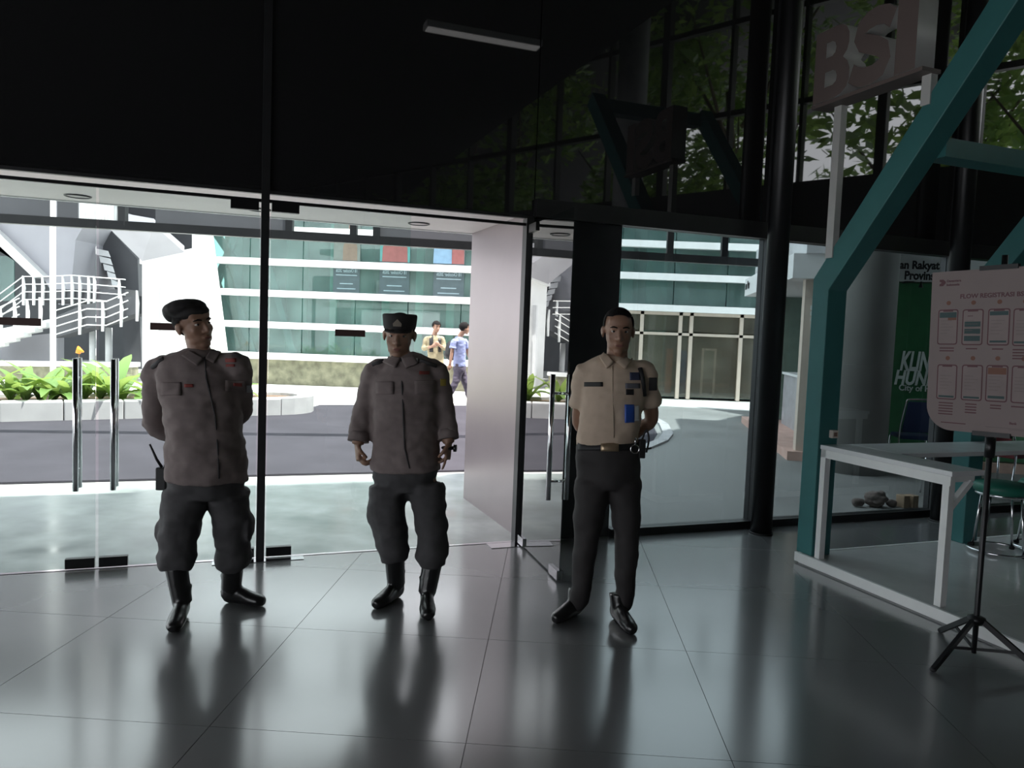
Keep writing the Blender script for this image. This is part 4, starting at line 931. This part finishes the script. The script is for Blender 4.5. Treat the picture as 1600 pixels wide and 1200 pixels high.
def patch(bv, px0, py0, px1, py1, m, name, parent, off=.004, th=.003, nx=6, ny=6, poly=None, label=None):
    """thin cloth or metal patch lying on a garment; laid over the surface point by point"""
    pts = {}; mb = MB()
    for i in range(nx + 1):
        for k in range(ny + 1):
            px, py = px0 + (px1 - px0) * i / nx, py0 + (py1 - py0) * k / ny
            if poly: px, py = poly(i / nx, k / ny)
            d = ray(px, py).normalized(); h = bv.ray_cast(CAM, d)
            if h[0] is not None:
                n_ = h[1] if h[1].dot(d) < 0 else -h[1]; n_ = (n_ * .5 - d * .5).normalized(); pts[i, k] = (h[0] + n_ * off, n_)
    idx = {}; vs = []
    for q, (p, n_) in pts.items(): idx[q] = len(vs); vs += [p, p - n_ * (th + off)]
    fs = []
    quads = [(i, k) for i in range(nx) for k in range(ny) if all(q in pts for q in ((i, k), (i + 1, k), (i + 1, k + 1), (i, k + 1)))]
    if not quads: return None
    S_ = set(quads)
    for i, k in quads:
        a, b, c, d = idx[i, k], idx[i + 1, k], idx[i + 1, k + 1], idx[i, k + 1]; fs.append([a, b, c, d])
        for (di, dk), (u_, v_) in (((0, -1), (a, b)), ((1, 0), (b, c)), ((0, 1), (c, d)), ((-1, 0), (d, a))):
            if (i + di, k + dk) not in S_: fs.append([v_, u_, u_ + 1, v_ + 1])
    mb.add(vs, fs, True)
    return ob(name, mb, m, parent, recalc=False, label=label)
def line(bv, pts, r, m, name, parent, off=.004):
    P = []
    for x, y in pts:
        d = ray(x, y).normalized(); h = bv.ray_cast(CAM, d)
        if h[0] is not None: P.append(h[0] - d * off)
    if len(P) > 1: return ob(name, MB().sweep(P, [r] * len(P), 8), m, parent)
def cuff(A, m, parent, L=.05, ex=1.1):
    e, d, r = A['_end']; ob('cuff', MB().sweep([e - d * L, e - d * L * .5, e + d * .004], [r * ex * .97, r * ex, r * ex], 18), m, parent)

M_brown = mat('brown_uniform_cloth', (.205, .165, .16), .8, var=.08, scale=30, bump=.05); M_dkbr = mat('dark_brown_uniform_cloth', (.062, .06, .064), .8, var=.1, scale=30)
M_badge = mat('red_badge', (.30, .06, .05), .6); M_dark2 = mat('dark_cloth', (.022, .02, .021), .8); M_cream2 = mat('cream_shirt_cloth', (.56, .44, .34), .75, var=.05, scale=20); M_charc = mat('charcoal_trouser_cloth', (.028, .025, .026), .75)

# guard with the beret
Y1 = 4.0
g1 = dict(base=Vector((-1.62, 3.98, 0)), Y=Y1, label='guard in brown uniform and beret with hands behind back, head turned', side=(.94, .34, 0), seed=1.0,
    head=(303, 509), face=((.80, -.56, .10), (-.40, .05, .9)), neck=(311, 545), s=1.04, wide=1.02,
    torso=[(312, 546, .07, .06), (312, 555, .13, .085), (311, 568, .195, .105), (312, 592, .21, .13), (316, 640, .195, .14), (321, 690, .195, .145), (323, 735, .205, .145), (323, 751, .208, .146)],
    arms=[dict(sh=(246, 580, 4.02), el=(241, 660, 4.12), wr=(288, 688, 4.24), r=(.068, .056, .032), hd=(.9, .1, -.3), palm=(0, 1, 0), thumb=(0, 0, 1), sleeve=.98),
          dict(sh=(371, 572, 4.02), el=(378, 640, 4.15), wr=(335, 690, 4.24), r=(.064, .05, .032), hd=(-.9, .1, -.3), palm=(0, 1, 0), thumb=(0, 0, 1), sleeve=.98)],
    pelvis=[(323, 720, .185, .13), (323, 755, .19, .135), (323, 775, .175, .12)],
    legs=[dict(j=[(291, 770, 3.98, .112), (283, 815, 3.96, .105), (277, 855, 3.94, .094), (276, 878, 3.93, .098), (275, 893, 3.92, .078)], heel=Vector((-1.69, 3.98, 0)), toe=Vector((-1.63, 3.70, 0)), shaft=True, az=.12, pockets=[(252, 830, 3.98, .022, .06, .08)]),
          dict(j=[(357, 770, 4.04, .11), (361, 815, 4.07, .1), (364, 850, 4.1, .09), (365, 872, 4.11, .096), (364, 886, 4.12, .076)], heel=Vector((-1.56, 4.17, 0)), toe=Vector((-1.31, 4.12, 0)), shaft=True, az=.12, pockets=[(390, 825, 4.07, .022, .06, .08)])],
    shirtm=M_brown, trm=M_dkbr, hair=dict(low=-.06, front=.05))
P1_, so, to, bv, bt, hc, (hx, hf, hu) = person(g1)
# beret: soft disc pulled down to one side, with a band
Pq = lambda a, b, d: hc + hx * a + hf * b + hu * d
cmb = MB(); sd = -hx if (-hx).dot(Vector((-1, 0, 0))) > 0 else hx
cmb.ell(J(288, 482, 4.0), .112, .12, .05, fx=(.93, 0, .22), fy=(0, 1, 0), fz=(-.22, 0, .93)); cmb.ell(J(273, 489, 4.02), .055, .09, .055); cmb.ell(hc + hu * .066 - hf * .006, .092, .109, .045, fx=hx, fy=hf, fz=hu)
meob('beret', remesh(cmb, .007, 5, wr=.004, wscale=14), M_dark2, P1_)
patch(bv, 352, 560, 369, 566, M_badge, 'badge', so); patch(bv, 353, 569, 367, 573, M_badge, 'badge', so)
patch(bv, 352, 594, 384, 611, M_brown, 'chest_pocket', so, off=.009); patch(bv, 364, 598, 378, 603, M_badge, 'badge', so, off=.012)
patch(bv, 252, 597, 283, 618, M_brown, 'chest_pocket', so, off=.009); patch(bv, 288, 600, 302, 605, M_badge, 'name_tag', so)
line(bv, [(320, 558), (322, 590), (328, 615), (336, 650), (340, 700), (342, 748)], .004, M_dkbr, 'button_placket', so)
patch(bv, 385, 602, 396, 613, mat('grey_arm_band', (.3, .3, .32), .6), 'arm_band', so, off=.006)
for poly in ([(296, 548), (318, 560), (308, 572), (284, 556)], [(330, 544), (320, 560), (334, 568), (348, 548)]):
    patch(bv, 0, 0, 0, 0, M_brown, 'collar', so, off=.012, poly=lambda a, b, q=poly: ((q[0][0] * (1 - a) + q[1][0] * a) * (1 - b) + (q[3][0] * (1 - a) + q[2][0] * a) * b, (q[0][1] * (1 - a) + q[1][1] * a) * (1 - b) + (q[3][1] * (1 - a) + q[2][1] * a) * b))
for a, b in (((256, 560), (238, 574)), ((352, 550), (376, 558))):
    line(bv, [a, ((a[0] + b[0]) / 2, (a[1] + b[1]) / 2), b], .012, M_dkbr, 'epaulette', so, off=.0)
rb = J(253, 745, 3.98); t = root('walkie_talkie', rb - Z * .06, 'black handheld radio with long antenna on the beret guard\'s hip', 'radio')
ob('radio_body', MB().bar(rb - Z * .07, rb + Z * .05, .055, .035, ref=(0, 1, 0)), M_ink, t, bevel=.006); ob('antenna', MB().sweep([rb + Z * .05, J(245, 718, 3.97), J(234, 694, 3.96)], [.008, .007, .005], 8), M_ink, t)
ob('knob', MB().sweep([rb + Vector((.015, 0, .05)), rb + Vector((.015, 0, .065))], [.006, .006], 8), M_ink, t)

# guard with the field cap
Y2 = 4.28
g2 = dict(base=Vector((-.53, 4.26, 0)), Y=Y2, label='guard in brown uniform and flat topped field cap, arms hanging down', side=(1, 0, 0), seed=5.0,
    head=(624, 524), face=((.03, -.99, -.1), (.01, -.05, 1)), neck=(625, 556), s=1.02, wide=1.04,
    torso=[(627, 554, .07, .06), (629, 562, .125, .085), (631, 574, .18, .105), (632, 597, .195, .125), (634, 645, .19, .135), (634, 690, .19, .135), (634, 722, .2, .138), (634, 735, .2, .138)],
    arms=[dict(sh=(587, 580, 4.29), el=(567, 645, 4.31), wr=(559, 694, 4.26), r=(.064, .056, .034), hd=(.12, -.25, -1), palm=(1, .1, .1), thumb=(.35, -1, 0), sleeve=.95, flare=1.62, curl=(.75, .7, .65, .6), tc=.9),
          dict(sh=(680, 582, 4.29), el=(695, 645, 4.31), wr=(701, 692, 4.26), r=(.064, .056, .034), hd=(-.02, -.2, -1), palm=(-1, .1, 0), thumb=(-.2, -1, 0), sleeve=.93, flare=1.62, curl=(.12, .8, .85, .85), tc=.7)],
    pelvis=[(633, 700, .165, .11), (633, 738, .184, .126), (634, 765, .17, .12)],
    legs=[dict(j=[(606, 758, 4.27, .112), (606, 800, 4.26, .108), (611, 838, 4.25, .092), (614, 858, 4.25, .092), (616, 875, 4.25, .07)], heel=Vector((-.60, 4.38, 0)), toe=Vector((-.71, 4.13, 0)), shaft=True, az=.12, pockets=[(580, 795, 4.27, .022, .06, .085)]),
          dict(j=[(664, 758, 4.27, .11), (671, 800, 4.25, .098), (674, 838, 4.23, .085), (675, 866, 4.22, .094), (676, 884, 4.22, .07)], heel=Vector((-.44, 4.27, 0)), toe=Vector((-.40, 3.99, 0)), shaft=True, az=.12, pockets=[(691, 795, 4.26, .02, .06, .085)])],
    shirtm=M_brown, trm=M_dkbr, hair=dict(low=-.04, front=.06, thick=.003))
P2_, so, to, bv, bt, hc, (hx, hf, hu) = person(g2)
Pq = lambda a, b, d: hc + hx * a + hf * b + hu * d
cp_ = MB(); prof = [(.088, .117, .036), (.09, .119, .05), (.096, .122, .1), (.095, .12, .112), (.087, .11, .118)]
vs = []; fs = []; n = 32
for rx, ry, z in prof:
    for k in range(n): a = 2 * math.pi * k / n; vs.append(Pq(rx * math.cos(a), -.012 + ry * math.sin(a), z + .008 * math.sin(a)))
for i in range(len(prof) - 1):
    for k in range(n): fs.append([i * n + k, i * n + (k + 1) % n, (i + 1) * n + (k + 1) % n, (i + 1) * n + k])
fs.append([(len(prof) - 1) * n + k for k in range(n)]); cp_.add(vs, fs, True)
capo = ob('field_cap', cp_, M_dark2, P2_)
bl_ = [Pq(.08 * math.cos(a), -.012 + .1 * math.sin(a), .044) for a in [math.pi * (.12 + .76 * i / 12) for i in range(13)]] + [Pq(.078 * math.cos(a), .03 + .118 * math.sin(a), .026) for a in [math.pi * (.88 - .76 * i / 12) for i in range(13)]]
ob('bill', MB().prism(bl_, hu * .006), M_dark2, capo)
ob('cap_badge', MB().prism([Pq(a, .1085, b) for a, b in ((-.022, .06), (.022, .06), (.024, .075), (0, .1), (-.024, .075))], hf * .006), mat('dull_gold', (.28, .24, .2), .4, .6), capo)
for A in g2['arms']: cuff(A, M_brown, so)
w2 = J(709, 703, 4.26); A = g2['arms'][1]; wr = J(*A['wr']); t = root('wrist_watch', wr - Z * .05, 'dark wrist watch on the field cap guard\'s left wrist', 'watch')
ob('strap', MB().ring(wr - Z * .028, .034, .007, 20, 8), M_ink, t); ob('watch_case', MB().sweep([wr + Vector((.03, -.004, -.028)), wr + Vector((.045, -.006, -.028))], [.021, .02], 16), M_boot, t)
patch(bv, 655, 580, 671, 585, M_badge, 'badge', so); patch(bv, 648, 596, 679, 616, M_brown, 'chest_pocket', so, off=.009); patch(bv, 647, 594, 680, 600, M_brown, 'pocket_flap', so, off=.013); patch(bv, 588, 596, 615, 616, M_brown, 'chest_pocket', so, off=.009)
patch(bv, 688, 592, 697, 603, mat('yellow_emblem', (.35, .27, .05), .6), 'arm_badge', so); patch(bv, 647, 560, 653, 567, mat('grey_pin', (.4, .4, .4), .4), 'collar_pin', so, off=.008)
line(bv, [(627, 560), (628, 600), (630, 650), (632, 700), (640, 732)], .004, M_dkbr, 'button_placket', so)
for poly in ([(606, 556), (626, 560), (618, 575), (598, 566)], [(646, 556), (627, 560), (634, 576), (654, 568)]):
    patch(bv, 0, 0, 0, 0, M_brown, 'collar', so, off=.012, poly=lambda a, b, q=poly: ((q[0][0] * (1 - a) + q[1][0] * a) * (1 - b) + (q[3][0] * (1 - a) + q[2][0] * a) * b, (q[0][1] * (1 - a) + q[1][1] * a) * (1 - b) + (q[3][1] * (1 - a) + q[2][1] * a) * b))
for a, b in (((600, 563), (582, 570)), ((655, 563), (682, 572))): line(bv, [a, ((a[0] + b[0]) / 2, (a[1] + b[1]) / 2), b], .012, M_dkbr, 'epaulette', so, off=0)

# guard in the cream shirt
Y3 = 4.1
g3 = dict(base=Vector((.55, 4.08, 0)), Y=Y3, label='guard in cream short sleeved shirt and dark trousers, hands behind back', side=(1, 0, 0), seed=9.0,
    head=(966, 518), face=((-.04, -.99, -.06), (.0, -.04, 1)), neck=(964, 558), s=1.03, wide=.98,
    torso=[(964, 556, .062, .055), (963, 563, .115, .075), (961, 574, .165, .095), (960, 597, .178, .112), (955, 640, .165, .115), (951, 672, .163, .112), (949, 690, .168, .113), (949, 700, .16, .108)],
    arms=[dict(sh=(915, 582, 4.11), el=(904, 660, 4.2), wr=(938, 692, 4.28), r=(.058, .044, .029), hd=(.9, .1, -.2), palm=(0, 1, 0), thumb=(0, 0, 1), sleeve=.34, flare=1.22),
          dict(sh=(1007, 582, 4.11), el=(1018, 655, 4.2), wr=(975, 692, 4.28), r=(.058, .046, .029), hd=(-.9, .1, -.2), palm=(0, 1, 0), thumb=(0, 0, 1), sleeve=.34, flare=1.22)],
    pelvis=[(950, 690, .17, .115), (950, 712, .176, .12), (950, 742, .172, .118), (949, 762, .15, .1)],
    legs=[dict(j=[(926, 752, 4.09, .098), (921, 800, 4.09, .085), (915, 850, 4.09, .068), (910, 900, 4.09, .058), (906, 932, 4.13, .054), (Vector((.40, 4.165, .075)), .054)], heel=Vector((.43, 4.2, 0)), toe=Vector((.27, 4.02, 0)), az=.1, fw=.042),
          dict(j=[(975, 752, 4.09, .095), (978, 800, 4.09, .08), (979, 850, 4.09, .067), (977, 900, 4.1, .058), (976, 936, 4.12, .054), (Vector((.622, 4.12, .075)), .054)], heel=Vector((.61, 4.17, 0)), toe=Vector((.68, 3.9, 0)), az=.1, fw=.042)],
    shirtm=M_cream2, trm=M_charc, hair=dict(low=-.05, front=.068, thick=.005, side=-.005), shoe='dress_shoe', wr=.009, twr=.008)
P3_, so, to, bv, bt, hc, (hx, hf, hu) = person(g3)
patch(bt, 898, 686, 1003, 704, M_ink, 'belt', to, off=.006, nx=20) ; patch(bt, 939, 687, 966, 705, mat('brass_buckle', (.4, .3, .2), .35, .7), 'belt_buckle', to, off=.014)
patch(bv, 913, 597, 942, 604, M_ink, 'name_tag', so); patch(bv, 984, 582, 1000, 594, M_navy, 'chest_badge', so); patch(bv, 977, 599, 1000, 607, mat('grey_name_strip', (.14, .14, .17), .6), 'name_strip', so); patch(bv, 978, 608, 990, 617, M_ink, 'round_badge', so)
patch(bv, 976, 632, 990, 660, mat('blue_card', (.03, .1, .45), .4), 'identity_card', so, off=.014); patch(bv, 990, 634, 997, 658, M_white, 'card_back', so, off=.012)
patch(bv, 1014, 590, 1026, 610, M_dkbr, 'arm_badge', so); line(bv, [(957, 572), (957, 600), (958, 640), (959, 684)], .0025, mat('cream_seam', (.5, .4, .31), .8), 'button_placket', so, off=.003)
line(bv, [(992, 562), (1000, 575), (1004, 590), (1006, 605), (1007, 618)], .012, M_ink, 'shoulder_cord', so, off=.006)
line(bv, [(1024, 566), (1032, 580), (1031, 600), (1026, 618)], .004, mat('white_cord', (.7, .66, .6), .7), 'white_cord', so, off=.006)
for poly in ([(942, 549), (960, 566), (948, 576), (935, 556)], [(988, 549), (962, 566), (976, 577), (993, 556)]):
    patch(bv, 0, 0, 0, 0, M_cream2, 'collar', so, off=.016, poly=lambda a, b, q=poly: ((q[0][0] * (1 - a) + q[1][0] * a) * (1 - b) + (q[3][0] * (1 - a) + q[2][0] * a) * b, (q[0][1] * (1 - a) + q[1][1] * a) * (1 - b) + (q[3][1] * (1 - a) + q[2][1] * a) * b))
kp_ = J(992, 702, 3.97); t = root('key_ring', kp_ - Z * .04, 'steel key ring clipped to the cream shirted guard\'s belt', 'key ring'); ob('ring', MB().ring(kp_, .022, .003, 20, 6, ax=(1, 0, 0), ay=(0, 0, 1)), M_chrome, t); ob('clip', MB().sweep([kp_ + Z * .02, kp_ + Z * .06], [.004, .005], 6), M_chrome, t)
hp = J(1003, 698, 4.06); t = root('belt_radio', hp - Z * .06, 'black radio with coiled cord on the cream shirted guard\'s hip', 'radio'); ob('radio_body', MB().bar(hp - Z * .06, hp + Z * .04, .035, .04, ref=(0, 1, 0)), M_ink, t, bevel=.005)
ob('cord', MB().sweep([hp + Z * .04, hp + Vector((.02, 0, .09)), hp + Vector((.035, 0, .04)), hp + Vector((.025, 0, -.03))], [.005] * 4, 8, res=4), M_ink, t); ob('antenna', MB().sweep([hp + Vector((.01, 0, -.01)), hp + Vector((.05, -.01, -.005))], [.004, .004], 6), M_ink, t)

# two walkers on the sunlit walk across the driveway
gz = -.02
yw = 16.2; m_ = 1200 / yw
w1 = dict(base=Vector((-1.02, yw, gz)), Y=yw, label='man in blue shirt with backpack walking across the sunlit walk', side=(.5, -.86, 0), voxel=.009, cv=.013, gz=gz, seed=2,
    head=(726, 513.5), face=((.88, .42, -.05), (.02, 0, 1)), neck=(719, 525), s=1.02,
    torso=[(718.5, 526, .06, .055), (718, 529, .17, .09), (718, 537, .19, .115), (718, 552, .18, .12), (718, 566, .18, .12), (718, 573, .185, .12)],
    arms=[dict(sh=(709, 533.5, 16.05), el=(706, 551, 16.02), wr=(703, 569, 16.0), r=(.056, .044, .028), hd=(-.15, -.1, -1), palm=(.6, .6, 0), thumb=(.8, .3, 0), sleeve=.32, flare=1.35),
          dict(sh=(727, 533.5, 16.38), el=(731, 551, 16.42), wr=(736, 566, 16.4), r=(.056, .044, .028), hd=(.2, .1, -1), palm=(-.6, -.6, 0), thumb=(.8, .3, 0), sleeve=.32, flare=1.35)],
    pelvis=[(718, 568, .17, .12), (718, 576, .175, .125), (718, 582, .16, .11)],
    legs=[dict(j=[(716, 580, 16.15, .1), (713, 594, 16.12, .085), (708, 605, 16.1, .07), (703, 616, 16.08, .062), (699.5, 625, 16.06, .055)], heel=G(695, 634, gz), toe=G(704, 635, gz)),
          dict(j=[(721, 580, 16.3, .1), (726, 594, 16.3, .085), (729, 604, 16.3, .07), (732, 616, 16.3, .062), (734, 624, 16.3, .055)], heel=G(732, 632, gz), toe=G(742, 632, gz))],
    shirtm=mat('blue_tshirt', (.22, .25, .42), .8), trm=mat('dark_jeans', (.06, .05, .075), .8), hair=dict(low=-.07, front=.06, thick=.018, side=-.02), shoe='shoe', shoem=mat('grey_shoe', (.4, .38, .37), .6), wr=.01)
P4_, so, *_ = person(w1)
bk_ = J(705, 548, 16.3); t = root('backpack', bk_ - Z * .2, 'black backpack worn by the walking man in blue', 'backpack')
bmb = MB(); bmb.ell(bk_, .13, .16, .22); bmb.ell(bk_ - Z * .08 - Vector((.06, 0, 0)), .09, .13, .1); meob('bag_body', remesh(bmb, .015, 3), M_ink, t)
ob('strap', MB().sweep([bk_ + Vector((.04, -.1, .2)), bk_ + Vector((.16, -.16, .22)), bk_ + Vector((.26, -.16, .08)), bk_ + Vector((.14, -.14, -.12))], [.02] * 4, 8, res=3), M_ink, t)
yv = 17.2
w2_ = dict(base=Vector((-1.7, yv, gz)), Y=yv, label='man in olive shirt and dark vest holding his hands at his chest outside', side=(.96, .2, 0), voxel=.009, cv=.013, gz=gz, seed=4,
    head=(682, 511), face=((.5, -.85, -.12), (0, 0, 1)), neck=(679, 522), s=1.02,
    torso=[(679, 523.5, .06, .055), (679, 526.5, .17, .09), (679, 534, .19, .115), (680, 549, .18, .12), (681, 562, .18, .12), (681, 569, .18, .12)],
    arms=[dict(sh=(666, 530, 17.2), el=(662, 545, 17.15), wr=(675, 541.5, 16.95), r=(.058, .046, .028), hd=(.9, -.2, .4), palm=(0, 1, 0), thumb=(0, 0, 1), sleeve=.8, flare=1.4, curl=(.7,) * 4),
          dict(sh=(691, 530, 17.2), el=(695, 545, 17.15), wr=(686, 539, 16.95), r=(.058, .046, .028), hd=(-.8, -.2, .5), palm=(0, 1, 0), thumb=(0, 0, 1), sleeve=.8, flare=1.4, curl=(.7,) * 4)],
    pelvis=[(681, 564, .17, .12), (681, 572, .175, .125), (681, 578, .16, .11)],
    legs=[dict(j=[(677, 576, 17.2, .1), (675, 592, 17.2, .08), (674, 608, 17.2, .062), (673, 620, 17.2, .055)], heel=G(673, 627, gz), toe=G(677, 631, gz)),
          dict(j=[(685, 576, 17.2, .1), (686, 592, 17.2, .08), (688, 608, 17.2, .062), (689, 620, 17.2, .055)], heel=G(689, 627, gz), toe=G(694, 631, gz))],
    shirtm=mat('olive_shirt', (.28, .24, .15), .8), trm=mat('tan_trouser', (.4, .33, .27), .8), hair=dict(low=-.06, front=.06, thick=.02, side=-.02), shoe='shoe', shoem=M_ink, wr=.01)
P5_, so, to, bv, bt, hc, fr_ = person(w2_)
patch(bv, 671, 524, 677, 550, M_ink, 'vest', so, off=.015); patch(bv, 685, 524, 689, 550, M_ink, 'vest', so, off=.015)
